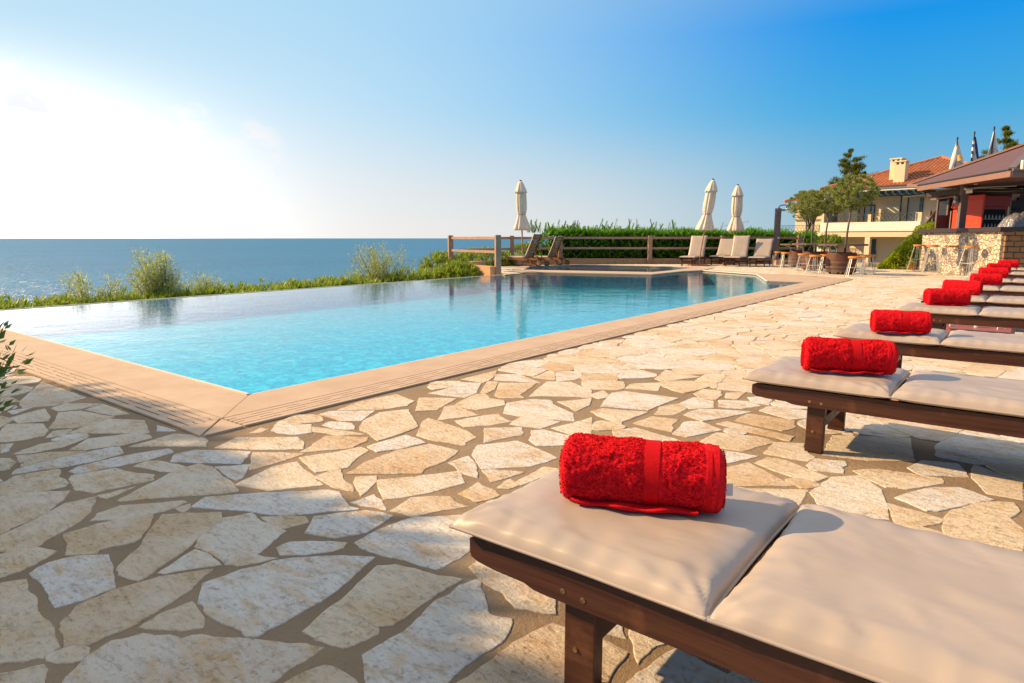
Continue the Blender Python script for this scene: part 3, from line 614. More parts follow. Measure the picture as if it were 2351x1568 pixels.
for i in range(-70, 80):
    for j in range(-14, 125):
        x = (i + (j % 2)*.5 + random.uniform(-.42, .42))*sx_; y = (j + random.uniform(-.42, .42))*sy_
        if random.random() < .10: continue
        dep = x*FH.x + y*FH.y; lat = x*RH.x + y*RH.y
        if dep < .6 or dep > 26.5 or abs(lat) > dep*.85 + 1.0: continue
        if inside((x, y), ZONE) or not inside((x, y), TER) or any(inside((x, y), P) for P in TRACED if abs(P[0][0]-x) < 1.2 and abs(P[0][1]-y) < 1.2): continue
        bx, by = int(x//.3), int(y//.3); mind = 9
        for a in (-1, 0, 1):
            for b in (-1, 0, 1):
                for (ox, oy, g_) in OB[bx+a, by+b]: mind = min(mind, (ox-x)**2 + (oy-y)**2)
        if mind < .045**2: continue
        sites.append((x, y, random.uniform(0, .034) if random.random() < .8 else .06))
SB = bucket(sites, .35)
for s in sites:
    x, y, w = s; dep = x*FH.x + y*FH.y; P = [(x-.45, y-.45), (x+.45, y-.45), (x+.45, y+.45), (x-.45, y+.45)]; gap = random.uniform(.005, .013)
    near = dep < 6
    bx, by = int(x//.35), int(y//.35)
    for a in (-2, -1, 0, 1, 2):
        for b in (-2, -1, 0, 1, 2):
            for q in SB[bx+a, by+b]:
                if q is s: continue
                dx, dy = q[0]-x, q[1]-y; d = sqrt(dx*dx+dy*dy)
                if d > .9 or d < 1e-4: continue
                P = clip(P, dx/d, dy/d, (q[0]**2+q[1]**2-x*x-y*y-q[2]+w)/(2*d) - gap/2)
                if len(P) < 3: break
    if len(P) < 3: continue
    bx, by = int(x//.3), int(y//.3)
    for a in (-2, -1, 0, 1, 2):
        for b in (-2, -1, 0, 1, 2):
            for (ox, oy, g_) in OB[bx+a, by+b]:
                if len(P) < 3: break
                dx, dy = ox-x, oy-y; d = sqrt(dx*dx+dy*dy)
                if d > .5: continue
                P = clip(P, dx/d, dy/d, (dx*ox+dy*oy)/d - g_)
    if len(P) < 3 or abs(area(P)) < .0012: continue
    P = chop(P, .022 if dep < 12 else .014)
    if dep < 6: P = ragged(P, .025, .005, random.random()*50)
    elif dep < 11: P = ragged(P, .06, .008, random.random()*50)
    add_stone(paving, P, random.uniform(.003, .006), near)
tag(paving.build('stone_paving', M_STONE), kind='structure')

# ---------------------------------------------------------------- foreground sun loungers and towels
def prism_y(mb, poly, y0, y1):      # poly in (x, z)
    n = len(poly); vs = [(x, y0, z) for x, z in poly] + [(x, y1, z) for x, z in poly]
    a = area(poly); fs = [(i, (i+1) % n, n+(i+1) % n, n+i) for i in range(n)] + [tuple(range(n))[::-1], tuple(range(n, 2*n))]
    if a > 0: fs = [f[::-1] for f in fs]
    mb.add(vs, fs)
def pillow(mb, x0, x1, y0, y1, zs, T, B, nx, ny, seed, ear=.0):
    cx_, cy_, a, b = (x0+x1)/2, (y0+y1)/2, (x1-x0)/2, (y1-y0)/2; top = []; bot = []
    for j in range(ny+1):
        for i in range(nx+1):
            u = -cos(pi*i/nx)*.5 + (-1+2*i/nx)*.5; v = -cos(pi*j/ny)*.5 + (-1+2*j/ny)*.5
            au, av = abs(u), abs(v); e = max(0, (1-au**7)*(1-av**7)); prof = e**.36
            x = cx_ + a*u*(1 - .030*(1-v*v)*au**3); y = cy_ + b*v*(1 - .035*(1-u*u)*av**3)
            w = noise.noise(Vector((x*5.5 + y*5 + seed, y*2.2 - x*1.2, seed))); rid = (1-abs(w)*2.2); rid = max(0, rid)**3
            edge = math.exp(-(1-av)*7)*(1-au**8); puck = .0035*sin(x*85 + 3*noise.noise(Vector((x*9, seed, v))))*edge*prof
            puck += .003*sin(y*95 + 2*noise.noise(Vector((y*9, seed, 5))))*math.exp(-(1-au)*8)*prof
            cr = math.exp(-((1-au)**2 + (1-av)**2)*9)     # creases running in from the corners
            ang = atan2(1-av+.001, 1-au+.001); puck += .006*sin(ang*11)*cr*prof
            puck += -.0035*rid*prof*(.4+.6*(av))
            fo = noise.noise(Vector((x*4 + y*11, y*3.0 - x*3.5, seed+7))); puck += .0050*max(0, 1-abs(fo)*4.5)**1.5*prof*(.25+.75*max(0, -v)**1.5 + .5*au**4)*(1-av**14)
            dz = prof*(T + .006*noise.noise(Vector((x*3, y*4, seed+2)))) + puck
            top.append((x, y, zs + dz + .004*cr)); bot.append((x, y, zs - B*min(1, e**.5) + .004*cr*(1-prof)))
    n = nx+1; F = []
    for j in range(ny):
        for i in range(nx): k = j*n+i; F.append((k, k+1, k+n+1, k+n))
    mb.add(top, F); mb.add(bot, [f[::-1] for f in F])
    rim = [top[i] for i in range(n)] + [top[j*n+nx] for j in range(1, ny+1)] + [top[ny*n+i] for i in range(nx-1, -1, -1)] + [top[j*n] for j in range(ny-1, 0, -1)]
    mb.tube([(p[0], p[1], p[2]) for p in rim[::1]] + [rim[0]], .0042, 6, cap=False)
RZ0, RZ1 = .226, .303
def make_lounger():
    r = empty('sun_lounger', label='x', cat='sun lounger', group='sun loungers in the right-hand row')
    rail = [(.03, .262), (.035, .250), (.055, .243), (.10, .238), (.19, .236), (.215, .228), (.24, RZ0), (1.86, RZ0), (1.87, .235), (1.87, RZ1), (.045, RZ1), (.03, .296)]
    for y in (.018, .552):
        mb = MB(); prism_y(mb, rail, y, y+.030); rr = mb.build('side_rail', M_MAHOG, r)
        if y < .1:
            for (x, z, yy) in ((.295, .252, .018), (.345, .249, .018)):
                sb = MB(); sb.tube([(x, yy+.004, z), (x, yy-.0012, z)], [.0065, .0065], 12); sb.tube([(x, yy-.0012, z), (x, yy-.002, z)], [.0065, .0035], 12, cap=False); sb.build('screw', M_BRASS, rr)
    mb = MB()
    for i in range(19): mb.box((.10+i*.095, .300, .290), (.062, .50, .014), bev=.002)
    mb.build('slats', M_MAHOG, r)
    for xx in (.052, 1.855): mb = MB(); mb.box((xx, .300, .262), (.024, .504, .058), bev=.003); mb.build('end_rail', M_MAHOG, r)
    for x in (.28, 1.42):
        for y in (.050, .510):
            mb = MB(); mb.box((x+.038, y+.019, .142), (.078, .038, .284), bev=.003); lg = mb.build('leg', M_MAHOG, r)
            if y < .1: sb = MB(); sb.tube([(x+.03, y-.004, .105), (x+.03, y+.002, .105)], .006, 10); sb.build('screw', M_BRASS, lg)
        mb = MB(); mb.box((x+.060, .300, .150), (.026, .42, .050), bev=.002); mb.build('cross_bar', M_MAHOG, r)
    mb = MB(); sd = 3
    for (a, b) in ((-.005, .622), (.622, 1.26), (1.26, 1.89)): pillow(mb, a, b, -.012, .612, .322, .043, .02, 64, 44, sd); sd += 11
    mb.build('cushion', M_CUSH, r, smooth='all'); return r
def make_towel(seed, L_=.37, R0=.083, turns=3.1, rough=1.):
    r = empty('rolled_towel', label='x', cat='towel', group='rolled red towels on the loungers')
    random.seed(seed); mb = MB(); per = 100; nt = int(turns*per); nx = 84; h = .93*(R0-.012)/turns; SK = .0065
    def spot(t, u, off):      # t: turns from the core, u: -1..1 along
        f = t/turns; a = 2*pi*(t - turns) - pi*.62; rr = .012 + (R0-.012)*f + off
        end = abs(u); fil = max(0, (end-.90)/.10); rr -= .012*fil*fil*(1 if f > .7 else .3)
        outer = f > (turns-1.05)/turns
        x = u*(L_/2)*(1 + .02*noise.noise(Vector((t*2.1, seed, 0))) ) + (.006*noise.noise(Vector((t*3, u*2, seed))))
        nz_ = 0
        if outer and off > 0:
            bd = min(1, abs(x-.026)/.030); rr -= .0035*(1-bd*bd) if bd < 1 else 0
            hb = 1 if x < L_*.36 else .25; rg = (.25 if bd < 1 else 1)*hb
            nz_ = (.0042*noise.noise(Vector((x*28, sin(a)*4+seed, cos(a)*4))) + rough*.0030*noise.noise(Vector((x*120, sin(a)*13+seed, cos(a)*13))) + rough*.0016*noise.noise(Vector((x*260, sin(a)*27+seed, cos(a)*27))))*rg
            nz_ += .003*noise.noise(Vector((x*9+seed, a, 0)))
        rr += nz_; y = rr*cos(a); z = rr*sin(a)*.96
        if z < -R0*.86: z = -R0*.86 + (z + R0*.86)*.25
        return (x, y + .006*u*noise.noise(Vector((seed, 1, 1))), z + R0*.88)
    O = [[spot(turns*(i/nt), -1+2*j/nx, SK) for j in range(nx+1)] for i in range(nt+1)]
    I = [[spot(turns*(i/nt), -1+2*j/nx, SK-h) for j in range(0, nx+1, 6)] for i in range(0, nt+1, 2)]
    vs = [p for row in O for p in row]; n = nx+1; fs = [(i*n+j, i*n+j+1, (i+1)*n+j+1, (i+1)*n+j) for i in range(nt) for j in range(nx)]
    mb.add(vs, [f[::-1] for f in fs])
    vs = [p for row in I for p in row]; n2 = len(I[0]); mb.add(vs, [(i*n2+j, i*n2+j+1, (i+1)*n2+j+1, (i+1)*n2+j) for i in range(len(I)-1) for j in range(n2-1)])
    for e in (0, nx):        # spiral ends, bulged slightly outward
        s_ = -1 if e == 0 else 1; V = []; 
        for i in range(nt+1):
            o_ = Vector(O[i][e]); t = turns*i/nt; n_ = Vector(spot(t, s_, SK-h)); V += [o_, (o_+n_)/2 + Vector((s_*.004, 0, 0)), n_]
        F = []
        for i in range(nt):
            for k in (0, 1): q = (i*3+k, i*3+k+1, (i+1)*3+k+1, (i+1)*3+k); F.append(q if s_ > 0 else q[::-1])
        mb.add(V, F)
    last = O[nt]; inn = [spot(turns, -1+2*j/nx, SK-h) for j in range(nx+1)]; mb.add(last+inn, [(j, j+1, n+j+1, n+j) for j in range(nx)])
    # terry loops standing off the outer turn
    for k in range(34000 if seed == 3 else 14000):
        t = turns - random.random()*1.02; u = random.uniform(-.985, .985); x_ = u*L_/2
        if -.012 < x_ - .026 < .036 and abs(x_-.026) < .022 or x_ > L_*.39: continue
        p = Vector(spot(t, u, SK-.001)); q = Vector(spot(t, u, SK+.02)); nn_ = (q-p).normalized()
        d = (nn_ + Vector((random.gauss(0, .5), random.gauss(0, .5), random.gauss(0, .5)))).normalized(); w_ = d.cross(Vector((random.random(), random.random(), random.random()))).normalized()*.0011
        mb.add([p-w_, p+w_, p+w_*.8+d*.0034, p-w_*.8+d*.0034], [(0, 1, 2, 3)])
    for k in range(2500):
        e = random.choice((-1, 1)); t = turns*random.random()**.6; p = Vector(spot(t, e, random.uniform(SK-h, SK))) + Vector((e*.003, 0, 0)); d = Vector((e, random.gauss(0, .6), random.gauss(0, .6))).normalized(); w_ = d.cross(Vector((random.random(), random.random(), random.random()))).normalized()*.0013
        mb.add([p-w_, p+w_, p+w_*.8+d*.004, p-w_*.8+d*.004], [(0, 1, 2, 3)])
    roll = mb.build('towel_roll', M_TOWEL, r, smooth='all')
    def band(x0, x1, name, ro):
        b = MB(); V = []; m_ = 72; ks = [(x0, -.004), (x0+.001, 0), (x1-.001, 0), (x1, -.004)]
        for k, (x, d) in enumerate(ks):
            for i in range(m_+1):
                t_ = turns - 1.0 + 1.0*i/m_; a = 2*pi*(t_-turns) - pi*.62; rr = .012 + (R0-.012)*t_/turns + ro + d + .0010*noise.noise(Vector((a*2, x*30, seed))); z = rr*sin(a)*.96
                if z < -R0*.86: z = -R0*.86 + (z+R0*.86)*.25
                V.append((x, rr*cos(a), z+R0*.88))
        b.add(V, [((k)*(m_+1)+i, k*(m_+1)+i+1, (k+1)*(m_+1)+i+1, (k+1)*(m_+1)+i)[::1] for k in range(3) for i in range(m_)]); b.build(name, M_TBAND, r, smooth=True)
    band(.008, .044, 'band', .0068); band(L_*.40, L_*.435, 'hem', .0080); band(L_*.447, L_*.478, 'hem', .0062)
    fl = MB(); V = []; nx2, ny2 = 40, 6
    for j in range(ny2+1):
        for i in range(nx2+1):
            x = -L_*.44 + i/nx2*L_*.80; y = -.040 - j/ny2*(.034 + .020*sin(i/nx2*2.6) + .005*sin(i*.5)); z = .006 + .003*sin(i*.42+j*.3) + .007*(i/nx2)**3*(j/ny2); V.append((x, y, z))
    k = len(V); fl.add(V + [(x, y, z+.007) for x, y, z in V], [q for j in range(ny2) for i in range(nx2) for q in ((j*(nx2+1)+i, (j+1)*(nx2+1)+i, (j+1)*(nx2+1)+i+1, j*(nx2+1)+i+1)[::-1], (k+j*(nx2+1)+i, k+(j+1)*(nx2+1)+i, k+(j+1)*(nx2+1)+i+1, k+j*(nx2+1)+i+1))] + [(ny2*(nx2+1)+i, ny2*(nx2+1)+i+1, k+ny2*(nx2+1)+i+1, k+ny2*(nx2+1)+i) for i in range(nx2)])
    fl.build('loose_edge', M_TBAND, r, smooth='all'); return r
M_TBAND = mat('red_woven_band', (.60, .003, .008), .85, var=.3, scale=260, bump=.4, bscale=300, dist=.002, spec=.15)
lg = make_lounger(); tw = make_towel(3); tw2 = make_towel(21, .355, .085, 3.6, .6)
# (x of the head end, y of the near side, turn)
ROW = [(-1.005, 1.075, 0), (-1.01, 3.15, 0), (-.985, 4.95, 0), (-.885, 7.08, 0), (-.89, 8.62, -.01), (-.82, 10.62, 0), (-.72, 12.72, 0), (-.78, 15.42, .01), (-.70, 17.65, 0)]
LN = ['nearest sun lounger, taupe vinyl cushion and mahogany frame, across the lower right corner', 'second sun lounger from the camera, creased taupe cushion, brass screws above its wooden leg', 'third sun lounger from the camera, just before the maroon parasol base', 'fourth sun lounger from the camera, behind the maroon parasol base that shows under it', 'fifth sun lounger from the camera, close behind the fourth', 'sixth sun lounger from the camera, mostly hidden by the towels before it', 'seventh sun lounger from the camera, its pale cushion corner pointing at the bar stools', 'eighth sun lounger, second from the stone bar', 'farthest sun lounger of the row, closest to the stone bar']
for i, (x, y, a) in enumerate(ROW):
    if i == 0: o = lg; o.location = (x, y, 0); o['label'] = LN[0]
    else: dup(lg, (x, y, 0), a, LN[i])
TWS = [(-.682, 1.395, .372, .40, 0), (-.575, 3.43, .375, .36, 0), (-.57, 5.08, .375, .27, 1), (-.50, 7.50, .372, .42, 1), (-.47, 9.05, .372, -.08, 1), (-.33, 11.1, .372, .25, 1), (-.31, 13.1, .372, .2, 1), (-.31, 15.85, .372, .30, 0), (-.20, 18.05, .372, .25, 1)]
TN = ['large fluffy red towel roll on the nearest lounger, its loose edge showing below', 'red rolled towel on the second lounger, creased with a woven band', 'red rolled towel on the third lounger, before the maroon parasol base', 'red rolled towel with its spiral end facing the pool, on the fourth lounger', 'red rolled towel on the fifth lounger, peeping out behind the fourth', 'red rolled towel on the sixth lounger, nearer of the overlapping far pair', 'red rolled towel on the seventh lounger, just behind the sixth', 'red rolled towel on the eighth lounger, before the farthest one', 'farthest red towel roll, closest to the corner of the stone bar']
for i, (x, y, z, a, k) in enumerate(TWS):
    if i == 0: o = tw; o.location = (x, y, z-.004); o.rotation_euler[2] = a; o['label'] = TN[0]
    elif i == 3: o = tw2; o.location = (x-.04, y-.03, z-.004); o.rotation_euler[2] = a; o['label'] = TN[3]
    else: dup((tw, tw2)[k], (x-.04, y-.03, z-.004), a, TN[i], scale=1 + .05*sin(i*2.3))
mb = MB(); mb.box((.200, .012, .040), (.026, .002, .030), rz=.2); mb.box((.190, .012, .040), (.016, .003, .036), rz=.2, mi=1); mb.build('care_label', [M_WHITE, M_BLACK], tw)
def parasol_base(loc, rz, label, w=.62, m=M_BASE):
    r = empty('parasol_base', loc, rz, label=label, cat='parasol base', group='heavy parasol bases between the loungers')
    mb = MB(); mb.box((0, 0, .05), (w, w, .10), bev=.03); mb.build('block', m, r)
    mb = MB(); mb.tube([(0, 0, .095), (0, 0, .15)], .028, 14); mb.build('socket', M_METAL, r)
    for s_ in (-1, 1): mb = MB(); mb.tube([(s_*w*.32-.03, -.05, .1), (s_*w*.32-.03, -.05, .115), (s_*w*.32+.03, .0, .115), (s_*w*.32+.03, 0, .1)], .005, 6); mb.build('handle', M_METAL, r)
parasol_base((-.30, 8.12, 0), .0, 'maroon parasol base with metal handles, seen under the fourth lounger')
parasol_base((-.48, 4.45, 0), .1, 'terracotta parasol base glimpsed under the second lounger', .5, M_BASE2)

# ---------------------------------------------------------------- loungers with raised backs
def make_raised(ang, wheels, blen=.80, name='reclining_lounger', wood=M_MAHOG, **kw):
    # local: foot at -x, hinge at x = 0, width along y
    r = empty(name, **kw); W_ = .58; zt = .30; seat = 1.05
    for y in (-W_/2, W_/2-.035): mb = MB(); mb.box((-seat/2+.22, y+.0175, zt-.04), (seat+.45, .035, .075), bev=.004); mb.build('side_rail', wood, r)
    mb = MB()
    for i in range(9): mb.box((-seat+.06+i*.115, 0, zt-.008), (.085, W_-.075, .018))
    mb.build('slats', wood, r)
    for x in ((-seat+.16), .30):
        for y in (-W_/2+.055, W_/2-.055): mb = MB(); mb.box((x, y, .13), (.06, .035, .26)); mb.build('leg', wood, r)
    for xx in (-seat+.16, .30): mb = MB(); mb.box((xx, 0, .15), (.03, W_-.14, .04)); mb.build('cross_bar', wood, r)
    c, s_ = cos(ang), sin(ang); M = Matrix(((c, 0, -s_), (0, 1, 0), (s_, 0, c)))
    bk = MB()
    for y in (-W_/2+.055, W_/2-.055): p = M @ Vector((blen/2, y, -.01)); bk.box((p.x, p.y, p.z+zt), (blen, .035, .045), M=M)
    for i in range(8): p = M @ Vector((.05+i*(blen-.08)/7, 0, .012)); bk.box((p.x, 0, p.z+zt), (.062, W_-.09, .016), M=M)
    bk.build('backrest', wood, r)
    for y in (-W_/2+.09, W_/2-.09):
        st = MB(); a = M @ Vector((blen*.55, y, -.03)); st.beam((a.x, y, a.z+zt), (.42, y, .24), .025, .03); st.build('back_stay', wood, r)
    q = MB(); pillow(q, -seat-.02, .0, -W_/2-.005, W_/2+.005, zt+.018, .045, .015, 22, 14, 3); 
    q2 = MB(); pillow(q2, .0, blen+.02, -W_/2-.005, W_/2+.005, 0, .045, .015, 22, 14, 9); q2.v = [tuple(M @ Vector((x, y, z+.035)) + Vector((0, 0, zt))) for x, y, z in q2.v]
    q.add(q2.v, q2.f); q.build('cushion', M_CUSH, r, smooth='all')
    if wheels:
        for y in (-W_/2-.03, W_/2+.03): w = MB(); w.tube([(.52, y-.022, .105), (.52, y+.022, .105)], .105, 20); wh = w.build('wheel', M_RUBBER, r); w = MB(); w.tube([(.52, y-.03, .105), (.52, y+.03, .105)], .025, 10); w.build('hub', M_METAL, wh)
        mb = MB(); mb.tube([(.52, -W_/2-.03, .105), (.52, W_/2+.03, .105)], .014, 8); mb.beam((.52, -W_/2+.02, .1), (.45, -W_/2+.02, .27), .03, .045); mb.beam((.52, W_/2-.02, .1), (.45, W_/2-.02, .27), .03, .045); mb.build('axle', wood, r)
        ar = MB()
        for y in (-W_/2+.05, W_/2-.05): ar.tube([tuple(M @ Vector((blen*.80, y*1.05, .03)) + Vector((0, 0, zt))), tuple(M @ Vector((blen*.80, y*1.25, .0)) + Vector((0, 0, zt))), tuple(M @ Vector((blen*.72, y*.6, -.05)) + Vector((0, 0, zt)))], .008, 6)
        ar.build('tie_cord', M_CANVAS, r)
    return r
def KP(px, dep, z=0.): return K((px-1175.5)*dep/1519, dep, z)
A_ = make_raised(radians(66), True, .88, 'wheeled_lounger', M_TEAK, label='wheeled teak lounger with raised slatted back nearer the ecru parasol', cat='sun lounger', group='wheeled loungers by the corner fence')
A_.location = KP(1216, 23.3); A_.rotation_euler[2] = AZ + radians(-30)
dup(A_, KP(1268, 24.5), AZ + radians(-34), 'wheeled teak lounger farther right, its back half hidden behind the first', scale=.93)
B_ = make_raised(radians(66), False, .82, 'reclining_lounger', M_MAHOG, label='raised-back lounger left of the leaning parasol pole', cat='sun lounger', group='taupe loungers with raised backs by the hedge')
B_.location = KP(1600, 24.3); B_.rotation_euler[2] = AZ + radians(58)
dup(B_, KP(1699, 23.9), AZ + radians(58), 'tallest raised taupe backrest, second lounger from the shower post')
C_ = make_raised(radians(52), False, .80, 'reclining_lounger', M_MAHOG, label='lounger with lower backrest right beside the shower post', cat='sun lounger', group='taupe loungers with raised backs by the hedge')
C_.location = KP(1752, 23.6); C_.rotation_euler[2] = AZ + radians(60)
dup(C_, KP(1665, 25.0), AZ + radians(58), 'lounger with lower backrest half hidden between two taller ones')

# ---------------------------------------------------------------- closed parasols
def make_parasol(lean=0., **kw):
    r = empty('closed_parasol', **kw)
    mb = MB(); mb.tube([(0, 0, .02), (lean*.95, 0, 2.95)], .026, 12); mb.build('pole', M_POLE, r)
    def fold(k, ph, amp): return lambda a, t, z: 1 + amp*(.6*sin(k*a+ph+t*.8) + .4*sin((k*2-1)*a+ph*2)) + .05*noise.noise(Vector((cos(a)*2, sin(a)*2, z*2)))
    prof = [(.255, 1.27), (.285, 1.30), (.275, 1.38), (.235, 1.50), (.185, 1.65), (.145, 1.78), (.128, 1.83), (.150, 1.90), (.170, 2.02), (.178, 2.20), (.172, 2.40), (.165, 2.56), (.150, 2.66)]
    body = MB(); body.lathe([(.10, 1.30)]+prof, 64, fold=fold(7, 1, .17)); body.v = [(x+lean*z/3*.97, y, z) for x, y, z in body.v]; body.build('canopy', M_CANVAS, r, smooth='all')
    tie = MB(); tie.lathe([(.120, 1.815), (.142, 1.82), (.142, 1.845), (.120, 1.85)], 40, cap=False); tie.v = [(x+lean*z/3*.97, y, z) for x, y, z in tie.v]; tie.build('tie_strap', M_POLE, r)
    cap = MB(); cap.lathe([(.16, 2.60), (.215, 2.60), (.205, 2.66), (.165, 2.78), (.120, 2.90), (.075, 2.98), (.035, 3.02)], 56, fold=lambda a, t, z: 1 + (.10*sin(8*a) + .04*sin(15*a+1))*(1-t)); cap.v = [(x+lean*z/3*.97, y, z) for x, y, z in cap.v]; cap.build('top_vent', M_CANVAS, r, smooth='all')
    fi = MB(); fi.tube([(lean*.97, 0, 3.0), (lean*.98, 0, 3.055)], .04, 12); fi.build('finial', M_BLACK, r)
    b = MB(); b.box((0, 0, .028), (.70, .55, .056), bev=.012); b.build('base', M_BASE2, r); return r
u1 = make_parasol(-.10, label='closed ecru parasol standing alone beside the wheeled loungers', cat='parasol', group='closed ecru parasols')
u1.location = KP(1201, 24.1); u1.rotation_euler[2] = AZ
u2 = make_parasol(.40, label='closed ecru parasol on a leaning pole between the raised taupe backs', cat='parasol', group='closed ecru parasols')
u2.location = KP(1606, 23.6); u2.rotation_euler[2] = AZ
u3 = make_parasol(0., label='upright closed ecru parasol farthest right, standing behind the loungers', cat='parasol', group='closed ecru parasols')
u3.location = KP(1688, 25.3); u3.rotation_euler[2] = AZ + .7; u3.scale = (1, 1, .98)

# ---------------------------------------------------------------- curb wall and fence round the terrace corner
def wall_run(name, pts, w, z0, z1, m, **kw):
    mb = MB()
    o = offset_path([tuple(p[:2]) for p in pts], -w)
    for i in range(len(pts)-1): mb.prism([tuple(pts[i][:2]), tuple(pts[i+1][:2]), o[i+1], o[i]], z0, z1)
    return tag(mb.build(name, m), **kw)
PMb = K(1.9, 25.75); PAb = K(5.3, 25.75); PBb = K(11.0, 25.75)
wall_run('curb_wall', [P1, P0, P2+FH*.4, PMb, PAb, PBb], .25, -.9, .20, M_OCHRE, label='low ochre plastered curb wall under the brown wooden fence', cat='wall')
fr = empty('wooden_fence', tuple(P0), 0, label='brown two-rail wooden fence round the corner of the pool terrace', cat='fence')
fp = [P1, P0, P2+FH*.25, KP(1287, 25.6), KP(1493, 25.6), KP(1660, 25.6), KP(1836, 25.6)]
for i, p in enumerate(fp):
    mb = MB(); q = p - P0; mb.box((q.x, q.y, .53 - (.2 if i < 2 else 0)), (.155, .155, 1.10 + (.4 if i < 2 else 0)), rz=AZ if i > 1 else AZ+.3, bev=.008); mb.build('post', M_FENCE, fr)
for i in range(len(fp)-1):
    a, b = fp[i]-P0, fp[i+1]-P0; d = (b-a).normalized()*.07
    for z in (.995, .60): mb = MB(); mb.beam((a+d) + Vector((0, 0, z)), (b-d) + Vector((0, 0, z)), .045, .085 if z > .8 else .08, bev=.006); mb.build('rail', M_FENCE, fr)

# ---------------------------------------------------------------- outdoor shower
r = empty('outdoor_shower', KP(1783, 24.9), AZ, label='brown cylindrical outdoor shower post with bent pipe on top', cat='shower', )
mb = MB(); mb.tube([(0, 0, 0), (0, 0, 2.09)], .115, 20); mb.build('column', M_BROWNP, r, smooth=True)
mb = MB(); mb.tube([(.02, 0, 2.05), (.02, 0, 2.13), (.06, 0, 2.19), (.12, 0, 2.205), (.26, 0, 2.215), (.30, 0, 2.19), (.315, 0, 2.10)], .022, 10); mb.build('pipe', M_BROWNP, r, smooth='all')
mb = MB(); mb.tube([(.315, 0, 2.10), (.315, 0, 2.05)], [.02, .05], 12); mb.build('shower_head', M_METAL, r)
mb = MB(); mb.tube([(.02, -.11, 1.0), (.02, -.16, 1.0)], .03, 12); mb.build('tap', M_METAL, r)
mb = MB(); mb.box((.02, -.3, .09), (.34, .3, .18), bev=.01); mb.build('step', M_OCHRE, r)

# ---------------------------------------------------------------- barrel tables with standard trees
def leafcloud(mb, c, rad, n, L_, w, clumps, droop=.2, shell=.55, up=.35, seed=1, twist=True):
    rnd = random.Random(seed); c = Vector(c); C_ = []
    for k in range(clumps):
        while True:
            p = Vector((rnd.uniform(-1, 1), rnd.uniform(-1, 1), rnd.uniform(-1, 1)))
            if p.length <= 1: break
        p = p.normalized()*(p.length**shell); C_.append((p, rnd.random(), rnd.uniform(.08, .17)))
    for k in range(n):
        p, t, rc = C_[k % clumps]; d = Vector((rnd.gauss(0, 1), rnd.gauss(0, 1), rnd.gauss(0, 1))).normalized(); q = p + d*rc*rnd.random()**.5
        pos = c + Vector((q.x*rad[0], q.y*rad[1], q.z*rad[2])); out = (q*1.2 + d*.8 + Vector((0, 0, up))).normalized()
        tint = (min(1, max(0, .12 + .55*t + .4*(rnd.random()-.4))), rnd.random(), 0, 1)
        s_ = rnd.uniform(.7, 1.25); mb.leaf(pos, out, Vector((rnd.gauss(0, .5), rnd.gauss(0, .5), 1)), L_*s_, w*s_, tint)
def std_tree(loc, H, crown, lean, n, label, seed):
    r = empty('standard_tree', loc, AZ, label=label, cat='tree', group='clipped trees growing through the barrel tables')
    zt = H; t = MB(); pts = [(0, 0, .35), (.01, 0, .8), (lean*.4, .01, 1.2), (lean*.8, 0, zt)]; t.tube(pts, [.034, .030, .027, .026], 8)
    rnd = random.Random(seed)
    for k in range(8):
        a = rnd.uniform(0, 2*pi); e = Vector((crown[0]+cos(a)*crown[3]*.6, sin(a)*crown[3]*.6, crown[2]+rnd.uniform(-.15, .25))); s0 = Vector((lean*.8, 0, zt-.05)); m_ = s0.lerp(e, .5) + Vector((0, 0, -.04))
        t.tube([s0, m_, e], [.016, .010, .004], 6)
    t.build('trunk', M_BARK, r, smooth='all')
    c = MB(); leafcloud(c, crown[:3], (crown[3], crown[3], crown[4]), n, .055, .022, 130, seed=seed, shell=.42)
    c.build('crown', L_VAR, r); return r
